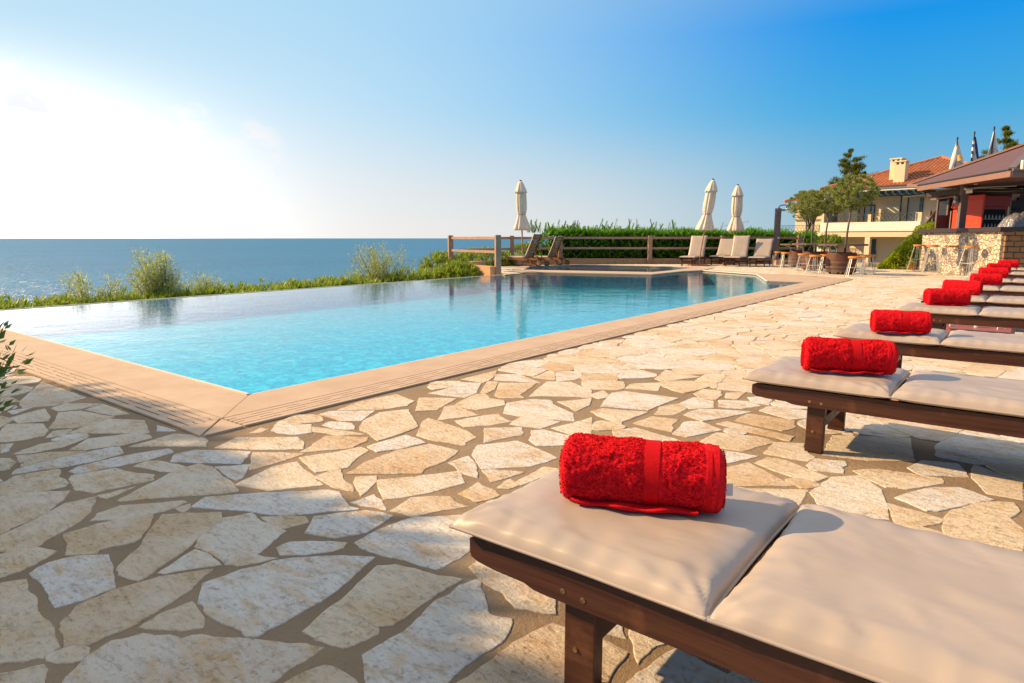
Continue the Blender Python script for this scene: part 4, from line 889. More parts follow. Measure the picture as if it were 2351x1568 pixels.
def barrel_table(loc, label, dia=.78, hb=.60, zt=.835, rt=.64, seed=0, tabletop=True):
    r = empty('barrel_table' if tabletop else 'barrel', loc, AZ + seed*.4, label=label, cat='barrel table' if tabletop else 'barrel', group='half barrels used as table bases')
    R_ = dia/2; mb = MB(); mb.lathe([(R_*.93, .05), (R_*.99, .15), (R_, .30), (R_*.985, .45), (R_*.94, hb), (R_*.88, hb), (R_*.86, hb-.06)], 36, fold=lambda a, t, z: 1 - .006*(abs(sin(a*11)) < .12)); mb.build('barrel_body', M_BARREL, r, smooth=True)
    for z, k in ((.10, .975), (.335, 1.006), (.20, 1.0)):
        b = MB(); b.lathe([(R_*k+.001, z-.03), (R_*k+.006, z-.03), (R_*k+.006, z+.03), (R_*k+.001, z+.03)], 36, cap=False); b.build('hoop', M_OLDW, r, smooth=True)
    s_ = MB(); s_.lathe([(R_*.85, hb-.08), (.01, hb-.05)], 24); s_.build('soil', M_SOIL, r)
    for k in range(4): a = k*pi/2+.5; f = MB(); f.tube([(cos(a)*R_*.7, sin(a)*R_*.7, .0), (cos(a)*R_*.7, sin(a)*R_*.7, .05)], .035, 8); f.build('caster', M_BLACK, r)
    if tabletop:
        t = MB(); n = 12
        for k in range(n):      # plank segments of a ring-shaped top
            a0, a1 = 2*pi*k/n, 2*pi*(k+1)/n-.012; ri = .13; t.prism([(cos(a0)*ri, sin(a0)*ri), (cos(a0)*rt, sin(a0)*rt), (cos(a1)*rt, sin(a1)*rt), (cos(a1)*ri, sin(a1)*ri)], zt-.05, zt + random.uniform(-.002, .002))
        t.build('table_top', M_OLDW, r)
        for k in range(4):
            a = k*pi/2+.3; d = Vector((cos(a), sin(a), 0)); s_ = MB(); s_.tube([d*(R_*.9)+Vector((0, 0, hb-.02)), d*(R_*.92)+Vector((0, 0, hb+.10)), d*(rt*.72)+Vector((0, 0, zt-.07)), d*(rt*.80)+Vector((0, 0, zt-.05)), d*(rt*.74)+Vector((0, 0, zt-.035))], .011, 6); s_.build('iron_support', M_METAL, r)
    return r
barrel_table(KP(1936, 18.3), 'front barrel table with dark hooped staves and weathered round top, before the cream columns', seed=1)
barrel_table(KP(1872, 20.4), 'middle barrel table half hidden by low stools', .70, .58, .835, .66, 2)
barrel_table(KP(1838, 22.6), 'rear barrel table nearest the shower post', .66, .58, .80, .64, 3)
barrel_table(KP(1902, 21.6), 'bare barrel without a table top behind the middle table', .66, .56, .8, .6, 4, False)
std_tree(KP(1942, 18.3), 1.75, (.16, 0, 2.22, .55, .45), .10, 13000, 'rightmost of the clipped round-headed trees, rising from the front barrel', 5)
std_tree(KP(1894, 21.6), 1.65, (.18, 0, 2.22, .54, .44), .08, 11000, 'clipped tree second from the right, crown touching the rightmost one', 6)
std_tree(KP(1864, 20.4), 1.45, (-.03, 0, 2.02, .44, .38), .02, 9000, 'clipped tree with very straight trunk, second from the left', 7)
std_tree(KP(1844, 22.6), 1.35, (.10, .1, 2.10, .60, .44), .24, 11000, 'leftmost clipped tree with a leaning trunk, next to the shower post', 8)
def make_stool(h, spread, rs=.165, **kw):
    r = empty('bar_stool', **kw)
    s_ = MB(); s_.lathe([(rs*.93, h-.055), (rs, h-.045), (rs, h-.008), (rs*.96, h), (.001, h)], 24); s_.build('seat', M_SEAT, r, smooth=True)
    for k in range(4):
        a = k*pi/2 + pi/4; d = Vector((cos(a), sin(a), 0)); t_ = Vector((-sin(a), cos(a), 0)); lb = MB()
        A1, A2 = d*rs*.80 + t_*.022 + Vector((0, 0, h-.05)), d*spread + t_*.030; B1, B2 = d*rs*.80 - t_*.022 + Vector((0, 0, h-.05)), d*spread - t_*.030
        lb.tube([A1, A2], .0055, 6); lb.tube([B1, B2], .0055, 6); n = int(h/.035)
        for i in range(1, n): f = i/n; lb.tube([A1.lerp(A2, f), B1.lerp(B2, min(1, f+.6/n))], .0025, 4)
        lb.build('leg', M_METAL, r)
    f = MB(); R1 = spread*.93; pts = [(cos(k*pi/2+pi/4)*R1, sin(k*pi/2+pi/4)*R1, .03) for k in range(5)]
    for k in range(4): f.tube([pts[k], pts[k+1]], .006, 6)
    z = h*.45; R2 = rs*.8 + (spread-rs*.8)*.55; p2 = [(cos(k*pi/2+pi/4)*R2, sin(k*pi/2+pi/4)*R2, z) for k in range(5)]
    for k in range(4): f.tube([p2[k], p2[k+1]], .005, 6)
    f.build('foot_ring', M_METAL, r); return r
ls = make_stool(.53, .25, label='low wire-legged stool with orange wooden seat, far left by the shower step', cat='stool', group='low stools around the barrel tables'); ls.location = KP(1790.5, 22.9); ls.rotation_euler[2] = .2
for px, dep, rz, lab in ((1808, 21.8, .5, 'low wire-legged stool second from the left, beside the rear barrel'), (1848, 19.9, .1, 'low wire-legged stool third from the left, before the rear barrel table'), (1876, 18.4, .8, 'low wire-legged stool right in front of the middle barrel'), (1900, 18.9, .4, 'low wire-legged stool mostly hidden at the left side of the front barrel'), (1967, 17.0, .3, 'nearest low wire-legged stool, right of the front barrel'), (1988, 17.7, .9, 'low wire-legged stool tucked just behind the nearest one'), (1999, 18.6, .1, 'rightmost low wire-legged stool with dark-topped seat')):
    dup(ls, KP(px, dep), rz, lab)
hs = make_stool(.80, .28, .165, label='bar stool farthest from the bar corner, left end of the stone wall', cat='bar stool', group='tall stools along the stone bar'); hs.location = KP(2113, 20.0); hs.rotation_euler[2] = .6
for px, dep, lab in ((2144, 18.9, 'tall bar stool second from the ivy, against the pale stone wall'), (2188, 17.7, 'tall bar stool third from the ivy, before the dark patch of stones'), (2233, 16.75, 'tall bar stool nearest the bar corner and the red towels')):
    dup(hs, KP(px, dep), .6 + px*.01, lab)

# ---------------------------------------------------------------- vegetation
def spray(mb, p, d, L_, n, lw, rnd, droop=.0, tb=.5):
    up = Vector((0, 0, 1)); p = Vector(p); d = Vector(d).normalized()
    side = d.cross(up); side = side.normalized() if side.length > .05 else Vector((1, 0, 0)); side = (side*cos(1) + d.cross(side)*sin(rnd.uniform(-1.5, 1.5))).normalized()
    for k in range(n):
        f = k/n; q = p + d*L_*f - up*droop*f*f*L_; s_ = 1 if k % 2 else -1
        dd = (d*.8 + side*s_*(.75 - .4*f)).normalized(); ln = lw[0]*(1.15 - .75*f)*rnd.uniform(.8, 1.2)
        mb.leaf(q, dd, up, ln, lw[1], (min(1, max(0, tb*.8 + f*.35 + rnd.uniform(-.15, .15))), rnd.random(), 0, 1))
def hedge():
    rnd = random.Random(4); mb = MB()
    for k in range(5200):
        px = rnd.uniform(1212, 1868); f = (px-1212)/656; dep = 26.4 + rnd.uniform(-.25, .7); top = 1.42 - .14*f + .10*noise.noise(Vector((px*.02, 0, 0)))
        edge = min(1, (px-1205)/70 + .25); t = rnd.random()
        if t < .5: z = top*edge - .26 + rnd.uniform(-.10, .05); d = (rnd.gauss(.25, .55), rnd.gauss(-.1, .4), 1); ln = rnd.uniform(.20, .36)
        else: z = rnd.uniform(.0, top*edge-.25); d = (rnd.gauss(0, .5), rnd.gauss(-.5, .3), rnd.uniform(.2, 1)); ln = rnd.uniform(.22, .40); dep -= .12
        base = KP(px, dep, z); dd = RH*d[0] + FH*d[1] + Vector((0, 0, d[2])); spray(mb, base, dd, ln, 11, (.11, .036), rnd, tb=.25+.4*rnd.random())
    for k in range(46):     # long spikes above the clipped top
        px = rnd.choice((rnd.uniform(1205, 1420), rnd.uniform(1380, 1560), rnd.uniform(1205, 1480))); dep = 26.6; h_ = rnd.uniform(.25, .60)
        spray(mb, KP(px, dep, 1.18), RH*rnd.uniform(-.35, .45) + Vector((0, 0, 1)), h_, 22, (.15, .045), rnd, tb=.35)
    for px in (1536, 1550, 1615, 1655): spray(mb, KP(px, 26.8, 1.25), RH*rnd.uniform(-.1, .25) + Vector((0, 0, 1)), .38, 16, (.13, .04), rnd, tb=.2)
    h = empty('conifer_hedge', KP(1540, 26.5), 0, label='clipped bright green conifer hedge with feathery top behind the wooden fence', cat='hedge')
    mb.v = [tuple(Vector(v) - h.location) for v in mb.v]; mb.build('foliage', L_HEDGE, h)
    core = MB(); nn = 60  # dark inner block: shade within the hedge put in as colour
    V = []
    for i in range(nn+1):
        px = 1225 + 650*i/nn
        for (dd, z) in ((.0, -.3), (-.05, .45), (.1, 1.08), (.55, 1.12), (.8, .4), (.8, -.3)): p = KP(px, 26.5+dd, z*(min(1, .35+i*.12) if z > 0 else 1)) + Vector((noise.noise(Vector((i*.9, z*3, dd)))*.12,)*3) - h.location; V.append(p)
    core.add(V, [(i*6+j, (i+1)*6+j, (i+1)*6+j+1, i*6+j+1) for i in range(nn) for j in range(5)]); core.build('shade_core', mat('dark_hedge_core', (.012, .022, .008), .95, var=.5, scale=12), h, smooth='all')
hedge()
def branchy(name, loc, stems, H, spread, lf, n_per, m, seed, lean=(0, 0), stem_r=.012, f0=.18, **kw):
    r = empty(name, loc, 0, **kw); rnd = random.Random(seed); st = MB(); lv = MB()
    for k in range(stems):
        a = rnd.uniform(0, 2*pi); h = H*rnd.uniform(.55, 1.0); sp = spread*rnd.uniform(.2, 1)*(1.25-h/H*.6); p = Vector((rnd.uniform(-.08, .08), rnd.uniform(-.08, .08), -.1)); pts = [p]; n = 7
        for i in range(1, n+1):
            f = i/n; pts.append(Vector((cos(a)*sp*f**1.3 + lean[0]*f + rnd.gauss(0, .015), sin(a)*sp*f**1.3 + lean[1]*f + rnd.gauss(0, .015), h*f)))
        st.tube(pts, [stem_r*(1-.85*i/n) for i in range(n+1)], 5); tb = rnd.random()
        for j in range(n_per):
            f = f0 + (1-f0)*rnd.random()**.8; x = f*n; i = min(n-1, int(x)); q = pts[i].lerp(pts[i+1], x-i); d = (pts[i+1]-pts[i]).normalized()
            o = Vector((rnd.gauss(0, 1), rnd.gauss(0, 1), rnd.gauss(0, .6))).normalized(); q = q + o*rnd.uniform(0, .07)*lf[2]
            s_ = rnd.uniform(.6, 1.2); lv.leaf(q, d*.7 + o*.8, Vector((rnd.gauss(0, .5), rnd.gauss(0, .5), 1)), lf[0]*s_, lf[1]*s_, (min(1, .15+.5*tb+.35*rnd.random()), rnd.random(), 0, 1))
    st.build('stems', M_BARK, r); lv.build('leaves', m, r); return r
branchy('olive_shrub', (-14.2, 4.95, -.95), 34, 1.30, .80, (.07, .016, 2.0), 150, L_OLIVE, 31, label='wispy grey-green shrub beyond the pool edge, leftmost against the sea', cat='shrub')
branchy('olive_shrub', (-14.2, 6.3, -.95), 50, 1.74, .72, (.07, .017, 2.0), 250, L_OLIVE, 32, lean=(0, -.05), label='tallest bushy olive shrub beyond the infinity edge on the left', cat='shrub')
branchy('olive_shrub', (-14.2, 7.35, -.95), 34, 1.18, .75, (.065, .016, 2.0), 160, L_OLIVE, 33, label='low greyish shrub right beside the tallest olive shrub', cat='shrub')
branchy('olive_shrub', (-14.2, 12.3, -.95), 50, 1.78, 1.25, (.07, .018, 2.0), 210, L_OLIVE, 34, label='broad silvery shrub at the middle of the infinity edge', cat='shrub')
def rosettes(name, pts, m, seed, **kw):
    rnd = random.Random(seed); mb = MB(); o = Vector(pts[0][:3])
    for (x, y, z) in pts:
        tb = rnd.random()
        for k in range(rnd.randint(12, 18)):
            a = rnd.uniform(0, 2*pi); e = rnd.uniform(.3, 1.3); d = Vector((cos(a)*cos(e), sin(a)*cos(e), sin(e))); ln = rnd.uniform(.11, .22)
            mb.leaf(Vector((x, y, z)) - o + Vector((0, 0, rnd.uniform(-.08, .03))), d, Vector((0, 0, 1)), ln, .032, (min(1, .2+.5*tb+.35*rnd.random()), rnd.random(), 0, 1))
    ob = mb.build(name, m); ob.location = o; return tag(ob, **kw)
rnd = random.Random(9); pts = []
for k in range(2300):
    y = 2.0 + 14.5*rnd.random(); x = -14.0 + rnd.gauss(0, .38); f = (y-3.2)/13
    top = -.17 + .06*f + .12*max(0, min(1, (y-12)/1.5)) + .09*noise.noise(Vector((y*1.3, x, 3))) + (.10 if rnd.random() < .08 else 0)
    pts.append((x, y, top - (.08 + .6*rnd.random()**2 if rnd.random() < .65 else 0) - .06))
rosettes('oleander_hedge', pts, L_OLEA, 3, label='low yellow-green oleander hedge growing along the infinity edge', cat='hedge')
def oleander_bush(c, r_, n, lab, seed):
    rnd = random.Random(seed); P_ = []
    for k in range(n):
        d = Vector((rnd.gauss(0, 1), rnd.gauss(0, 1), rnd.gauss(.3, 1))).normalized()*rnd.uniform(.55, 1)**.6; P_.append((c[0]+d.x*r_[0], c[1]+d.y*r_[1], c[2]+d.z*r_[2]))
    rosettes('oleander_bush', P_, L_OLEA, seed, label=lab, cat='shrub')
q = KP(1045, 21.8); oleander_bush((q.x-.4, q.y-.1, -.1), (.9, .9, .62), 330, 'rounded oleander bush left of the fence corner post', 11)
q = KP(1110, 24.2); oleander_bush((q.x, q.y, .12), (1.3, 1.0, .50), 380, 'leafy oleander bush seen between the rails of the corner fence', 12)
q = KP(1070, 19.3); oleander_bush((q.x-.2, q.y-.1, -.18), (.75, .7, .45), 280, 'oleander bush before the ochre wall at the end of the infinity edge', 13)
q = KP(1200, 26.6); oleander_bush((q.x, q.y, .2), (.9, .6, .55), 220, 'leafy bush behind the fence at the foot of the lone parasol', 14)
# ivy-like creeper tumbling down beside the bar
rnd = random.Random(17); mb = MB(); o = KP(2090, 21.6)
prof = [(2018, .01), (2040, .30), (2062, .66), (2085, 1.02), (2100, 1.30), (2125, 1.46), (2146, 1.50)]
for k in range(15000):
    px = rnd.uniform(2022, 2146); h = 0
    for (a, ha), (b, hb) in zip(prof, prof[1:]):
        if a <= px <= b: h = ha + (hb-ha)*(px-a)/(b-a)
    h *= 1 + .10*noise.noise(Vector((px*.08, 0, 0))); z = h*rnd.random()**.75; dep = 21.7 + rnd.uniform(-.5, .5) - (h-z)*.45 + .2*noise.noise(Vector((px*.06, z*2, 0)))
    tb = .5 + .6*noise.noise(Vector((px*.09, z*5, dep*3))); mb.leaf(KP(px, dep, z) - o, Vector((rnd.gauss(-.5, .6), rnd.gauss(-.6, .5), rnd.gauss(.1, .6))), Vector((0, 0, 1)), rnd.uniform(.05, .09), .045, (min(1, max(0, tb + rnd.uniform(-.2, .2))), rnd.random(), 0, 1))
iv = mb.build('creeper_bush', L_IVY); iv.location = o; tag(iv, 'bright green creeper mound tumbling down at the left end of the stone bar', 'shrub')
pt = empty('flower_pot', KP(2103, 20.9), 0, label='terracotta pot at the foot of the green creeper beside the bar', cat='pot')
mb = MB(); mb.lathe([(.10, 0), (.15, .16), (.17, .16), (.17, .21), (.145, .21), (.13, .15)], 20); mb.build('pot', M_TERRA, pt, smooth=True)
mb = MB(); leafcloud(mb, (0, 0, .38), (.16, .16, .2), 260, .07, .03, 14, seed=3); mb.build('leaves', L_IVY, pt)
# bush row between terrace and hotel
rnd = random.Random(23); q = KP(1902, 24.5); oleander_bush((q.x, q.y, .80), (.55, .5, .24), 150, 'green bush between the barrel tables and the hotel', 15)
# leafy shrub whose branches enter at the left border of the photograph
branchy('broadleaf_shrub', (-3.46, .64, 0), 22, .66, .24, (.048, .024, 1.2), 26, L_NEAR, 77, lean=(.03, .10), stem_r=.005, f0=.45, label='leafy green shrub reaching in at the left border beside the drain grating', cat='shrub')

def pine(loc, H, R_, base, n_whorl, label, seed, skew=0., dens=1.0, name='pine_tree'):
    r = empty(name, loc, AZ, label=label, cat='tree'); rnd = random.Random(seed); t = MB(); c = MB()
    t.tube([(0, 0, 0), (0, 0, H*.5), (0, 0, H*.97)], [.16, .10, .02], 8)
    for k in range(n_whorl):
        f = k/(n_whorl-1); z = H*(base + (1-base)*f)*.985; L0 = R_*(1-f)**.75 + .12
        for b in range(5):
            a = rnd.uniform(0, 2*pi); L_ = L0*rnd.uniform(.55, 1.15)*(1 + skew*cos(a)); p0 = Vector((0, 0, z)); tip = p0 + Vector((cos(a)*L_, sin(a)*L_, L_*.28 + rnd.uniform(-.1, .12))); t.tube([p0, p0.lerp(tip, .5) - Vector((0, 0, L_*.05)), tip], [.035*(1-f)+.01, .018, .005], 5)
            m_ = int(46*dens*max(.4, L_)); tb = rnd.random()
            for j in range(m_):
                g_ = .25 + .75*rnd.random()**.7; q = p0.lerp(tip, g_) + Vector((rnd.gauss(0, .13), rnd.gauss(0, .13), rnd.gauss(.02, .09)))*min(1, L_)
                for s_ in range(7):
                    d = Vector((rnd.gauss(cos(a)*.5, .6), rnd.gauss(sin(a)*.5, .6), rnd.gauss(.45, .5))); c.leaf(q, d, Vector((0, 0, 1)), .26, .045, (min(1, max(0, .1+.45*tb+.4*rnd.random())), 0, 0, 1))
    t.build('trunk', M_BARK, r); c.build('crown', L_PINE, r); return r
pine(KP(1938, 60, -2.2), 10.9, 3.0, .40, 15, 'pine tree with uneven dark crown rising left of the chimney', 41, .25, 1.3)
pine(KP(2281, 46, -2.2), 10.6, 2.3, .35, 16, 'tall slender pine behind the brown bar roof, beside the white flag', 42, -.1, 1.1)
pine(KP(2318, 50, -2.2), 9.9, 1.7, .5, 10, 'small pine peeping over the roof ridge right of the tall one', 43)
pine(KP(2345, 52, -2.2), 10.8, 2.0, .5, 10, 'pine at the right border above the brown roof', 44)
pine(KP(2228, 60, -2.2), 9.2, 2.6, .6, 9, 'low pine crown behind the three flags', 45)
pine(KP(2190, 66, -2.2), 8.6, 2.0, .6, 8, 'small tree top behind the hotel ridge', 46)

# trees outside the frame, up-sun, that throw the dappled shade on the near paving
def shade_tree(loc, c, rad, n, label, seed):
    r = empty('olive_tree', loc, 0, label=label, cat='tree'); t = MB(); t.tube([(0, 0, -.1), (.05, .02, c[2]*.35), (0, .05, c[2]*.8)], [.16, .12, .08], 10); rnd = random.Random(seed)
    for k in range(9):
        a = rnd.uniform(0, 2*pi); t.tube([(0, .05, c[2]*.6), (c[0]*.5+cos(a)*rad[0]*.3, c[1]*.5+sin(a)*rad[1]*.3, c[2]*.9), (c[0]+cos(a)*rad[0]*.7, c[1]+sin(a)*rad[1]*.7, c[2]+rnd.uniform(-.3, .5))], [.06, .035, .01], 6)
    t.build('trunk', M_BARK, r, smooth='all'); m_ = MB(); leafcloud(m_, c, rad, n, .19, .085, 300, seed=seed, shell=.40); m_.build('crown', L_OLIVE, r); return r
for (gx, gy, z, ra, n, sd, lab) in SHADE:
    hx = (z/math.tan(SUN_EL)); cx_, cy_ = gx - cos(SUN_AZ)*hx, gy - sin(SUN_AZ)*hx
    shade_tree((cx_, cy_, 0), (0, 0, z), ra, n, lab, sd)

# ---------------------------------------------------------------- the bar
BL = Vector((-2.49, 23.77, 0)); BC = Vector((-.455, 19.92, 0)); e2 = (BC-BL).normalized(); n2 = Vector((-e2.y, e2.x, 0)); LB = (BC-BL).length
def Bm(s_, d_, z=0.): return BL + e2*s_ + n2*d_ + Vector((0, 0, z))
bar = empty('pool_bar', tuple(BC), 0, label='open pool bar with rubble stone counter and brown sheet roof', cat='bar')
def bput(mb, name, m, par=bar, **kw): mb.v = [tuple(Vector(v) - BC) for v in mb.v]; return mb.build(name, m, par, **kw)
WB = BC + RH*5.0
mb = MB(); A = [BL, BC, BC + n2*.35, BL + n2*.35]; mb.prism([tuple(p[:2]) for p in A], -.3, 1.14); wl = mb.build('stone_wall', M_RUBBLE)
wl.parent = bar; wl.data.transform(Matrix.Translation(-BC))
me = MB(); me.box((0, 0, .42), (5.0, .35, 1.44)); w2 = me.build('side_wall', M_BRICKST2 if 'M_BRICKST2' in globals() else M_BRICKST, bar); 
# orient so that the brick coordinates (object y,z) run along the wall
w2.data.transform(Matrix.Rotation(pi/2, 4, 'Z')); w2.rotation_euler = (0, 0, AZ - pi/2); w2.location = tuple(RH*2.555 + FH*.10)
w3 = MB(); w3.box((0, 0, 1.2), (.045, .045, .045)); 
mb = MB(); o_ = .12
P_ = [BL - n2*o_ - e2*.1, BC - n2*o_ + e2*.03 - FH*.10, WB - FH*.12, WB + FH*.45, BC + n2*.45 + RH*.1, BL + n2*.45 - e2*.1]
mb.prism([tuple(p[:2]) for p in P_], 1.145, 1.26); bput(mb, 'counter_top', M_DARKW)
def post(px, dep, z0, z1, w, name='post', m=M_BROWNP): p = KP(px, dep); mb = MB(); mb.box((p.x, p.y, (z0+z1)/2), (w, w, z1-z0), rz=AZ-.25, bev=.006); return bput(mb, name, m)
post(2203, 18.4, 1.26, 2.55, .17)
# roof
E1 = KP(2304.6, 15.0, 2.47); E0 = KP(2098, 19.5, 2.47); E3 = KP(2073, 22.5, 2.72); AP = KP(2372, 19.5, 3.82); E4 = E1 + RH*5; AP2 = AP + RH*5; E5 = E3 + RH*9
rf = MB(); rf.add([E1, E0, AP], [(0, 2, 1)]); rf.add([E0, E3, AP], [(0, 2, 1)]); rf.add([E1, E4, AP2, AP], [(0, 1, 2, 3)]); rf.add([E3, E5, AP2, AP], [(0, 3, 2, 1)])
rf.add([v - Vector((0, 0, .05)) for v in (E1, E0, E3, E5, E4)], [(0, 1, 2, 3, 4)]); roof = bput(rf, 'roof', M_BROOF)
def rbeam(a, b, w, h, name, m, up=(0, 0, 1)): mb = MB(); mb.beam(a, b, w, h, bev=.004, up=up); return bput(mb, name, m, roof)
dz = Vector((0, 0, 1))
rbeam(E1 - dz*.055 + (E1-E0).normalized()*.02, E0 - dz*.055, .06, .14, 'fascia', M_BTRIM); rbeam(E1 + dz*.035, E0 + dz*.035, .10, .035, 'gutter', M_BLACK)
rbeam(E1 - dz*.05, E4 - dz*.05, .06, .15, 'fascia', M_BROWNP); rbeam(E1 + dz*.03, E4 + dz*.03, .12, .05, 'gutter', M_BROWNP)
rbeam(E0 + dz*.02, E3 + dz*.02, .05, .10, 'fascia', M_BTRIM); rbeam(E3 + dz*.03, AP + dz*.05, .16, .06, 'hip_cap', M_BTRIM); rbeam(E1 + dz*.05, AP + dz*.05, .16, .08, 'hip_cap', M_BROWNP)
for k in range(9): a = E1.lerp(E0, (k+.5)/9); b = E1.lerp(E0, (k+.5)/9) + n2*1.5 + dz*.28; rbeam(a - dz*.07, b - dz*.12, .05, .08, 'rafter', M_DARKW)
p = KP(2331, 14.92, 2.60); mb = MB(); mb.box(tuple(p), (.11, .07, .20), rz=AZ, bev=.01); bput(mb, 'flood_light', M_WHITE)
# beams under the roof
def bbeam(a, b, w, h, m=M_DARKW, name='beam'): mb = MB(); mb.beam(a, b, w, h); return bput(mb, name, m)
bbeam(KP(2120, 19.6, 2.24), KP(2200, 18.45, 2.30), .08, .13); bbeam(KP(2204, 18.4, 2.42), KP(2345, 17.2, 2.42), .10, .14); bbeam(KP(2212, 19.3, 2.24), KP(2310, 19.4, 2.22), .08, .16)
bbeam(KP(2130, 19.8, 2.12), KP(2195, 18.6, 2.16), .04, .04, M_BTRIM); bbeam(KP(2205, 18.3, 2.34), KP(2320, 17.6, 2.345), .02, .015, M_WHITE, 'cable_tray')
p = KP(2207, 18.2, 2.265); mb = MB(); mb.tube([p, p + RH*.11 - FH*.10], [.075, .068], 14); mb.tube([p + RH*.11 - FH*.10, p + RH*.115 - FH*.105], .035, 10, mi=1); mb.box(tuple(p + dz*.05 + FH*.05), (.05, .12, .05), mi=0); bput(mb, 'security_camera', [M_WHITE, M_BLACK])
p = KP(2186.5, 18.5, 2.02); mb = MB(); mb.lathe([(.01, -.10), (.055, -.08), (.07, 0), (.06, .06)], 14, c=tuple(p)); mb.lathe([(.065, .055), (.06, .12), (.02, .15)], 14, c=tuple(p), mi=1); mb.tube([p + dz*.13, p + dz*.13 + RH*.2], .012, 6, mi=1); bput(mb, 'bulkhead_lamp', [M_GLASSB, M_BRASS])
p = KP(2227, 17.9, 2.46); mb = MB(); mb.lathe([(.045, -.05), (.06, 0), (.02, .03)], 12, c=tuple(p)); bput(mb, 'spot_light', M_WHITE)
# interior panel wall facing the pool
def fbox(px0, px1, y0, y1, dep, th=.1, off=0.):     # a panel standing square to the view heading
    x0, x1 = (px0-1175.5)*dep/1519, (px1-1175.5)*dep/1519; z1, z0 = 1+(546-y0)*dep/1519, 1+(546-y1)*dep/1519
    return K((x0+x1)/2, dep+th/2, (z0+z1)/2), (x1-x0, th, z1-z0)
def panel(mb, px0, px1, y0, y1, dep, th=.1, mi=0): c, s_ = fbox(px0, px1, y0, y1, dep, th); mb.box(tuple(c), s_, rz=AZ, mi=mi)
mb = MB(); panel(mb, 2146, 2172, 495, 524, 20, .06); bput(mb, 'side_panel', M_BROWNP)
mb = MB(); panel(mb, 2146, 2149, 457, 495, 20, .06); panel(mb, 2170, 2174, 455, 524, 20, .07); panel(mb, 2146, 2172, 456, 459, 20, .07); bput(mb, 'hatch_frame', M_BROWNP)
mb = MB(); panel(mb, 2145, 2360, 440, 524, 22.6, .05); bput(mb, 'back_wall', M_DARKW)
mb = MB(); panel(mb, 2226, 2229, 446, 524, 19.9, .08); bput(mb, 'frame_post', M_BROWNP)
mb = MB(); mb.box(tuple(KP(2250, 20.8, 2.36)), (3.0, 3.6, .04), rz=AZ); bput(mb, 'ceiling', M_DARKW)
mb = MB(); panel(mb, 2303, 2330, 432, 474, 20.6, .2); panel(mb, 2312, 2351, 470, 512, 21.2, .1); bput(mb, 'plaster_pier', M_WHITE)
mb = MB(); panel(mb, 2313, 2328, 462, 500, 20.4, .06); panel(mb, 2328, 2362, 455, 505, 20.5, .06); bput(mb, 'shelf_cabinet', M_BLACK)
mb = MB(); panel(mb, 2330, 2362, 503, 508, 20.2, .25); panel(mb, 2330, 2362, 480, 482, 20.2, .25); bput(mb, 'shelf', M_OLDW)
for k in range(3): p = KP(2334+k*6, 20.2, 1.50); b = MB(); b.lathe([(.035, 0), (.035, .14), (.012, .19), (.012, .25)], 10, c=tuple(p)); tag(b.build('bottle', (M_GLASSD, M_BRASS, M_TERRA)[k % 3]), ('dark glass bottle at the left end of the shelf in the bar', 'brass-coloured bottle in the middle of the shelf in the bar', 'red-brown bottle at the right end of the shelf in the bar')[k], 'bottle', 'bottles on the bar shelf')
def cooler(dep, px0, px1, ytop, name, label):
    r = empty(name, tuple(KP((px0+px1)/2, dep, .1)), AZ, label=label, cat='drinks cooler'); W_ = (px1-px0)*dep/1519; H = 1+(546-ytop)*dep/1519-.1; return r, W_, H
r, W_, H = cooler(20.1, 2174, 2226, 462, 'drinks_cooler', 'double-door drinks cooler with red header, left of the brown post')
mb = MB(); mb.box((0, .3, H/2), (W_, .6, H)); mb.build('cabinet', M_BLACK, r)
mb = MB(); mb.box((0, -.06, H-.13), (W_*.94, .14, .24), bev=.04); mb.build('header', M_RED, r)
for s_ in (-1, 1):
    mb = MB(); x = s_*W_*.24; w_ = W_*.40
    for xx, ww, zz, hh in ((x-w_/2, .03, (H-.3)/2, H-.34), (x+w_/2, .03, (H-.3)/2, H-.34), (x, w_, H-.33, .04)): mb.box((xx, -.02, zz), (ww, .03, hh))
    dr = mb.build('door_frame', M_METAL, r); mb = MB(); mb.box((x, -.012, (H-.34)/2), (w_-.02, .02, H-.38)); mb.build('glass', M_GLASSB, dr)
    mb = MB()
    for z in (.9, 1.15, 1.38): mb.box((x, -.03, z+.28), (w_*.7, .012, .012))
    mb.build('shelf_edge', M_WHITE, dr)
r = empty('drinks_fridge', tuple(KP(2268, 18.9, .1)), AZ + .12, label='big red drinks fridge with dark glass door, right of the brown post', cat='fridge'); H = 1+(546-450)*18.9/1519-.1
mb = MB(); mb.box((0, .35, H/2), (1.0, .8, H), bev=.02); mb.build('cabinet', M_REDSHADE, r)
mb = MB(); mb.box((-.53, .2, H/2), (.06, 1.05, H), bev=.01); mb.build('side_panel', M_RED, r)  # sun on this side is painted in by the brighter red
mb = MB(); mb.box((.02, -.07, H-.17), (.96, .06, .30), bev=.01); mb.build('header', M_REDSHADE, r)
mb = MB(); mb.box((.0, -.06, (H-.38)/2), (.80, .03, H-.42)); mb.build('glass_door', M_GLASSD, r)
mb = MB()
for k in range(14): mb.lathe([(.02, 0), (.024, .08), (.008, .12)], 8, c=(-.34+(k % 7)*.11, -.085, H-.66-(k//7)*.25))
mb.box((0, -.08, H-.67), (.76, .01, .012)); mb.box((0, -.08, H-.92), (.76, .01, .012)); mb.build('shelf_rows', M_METAL, r)
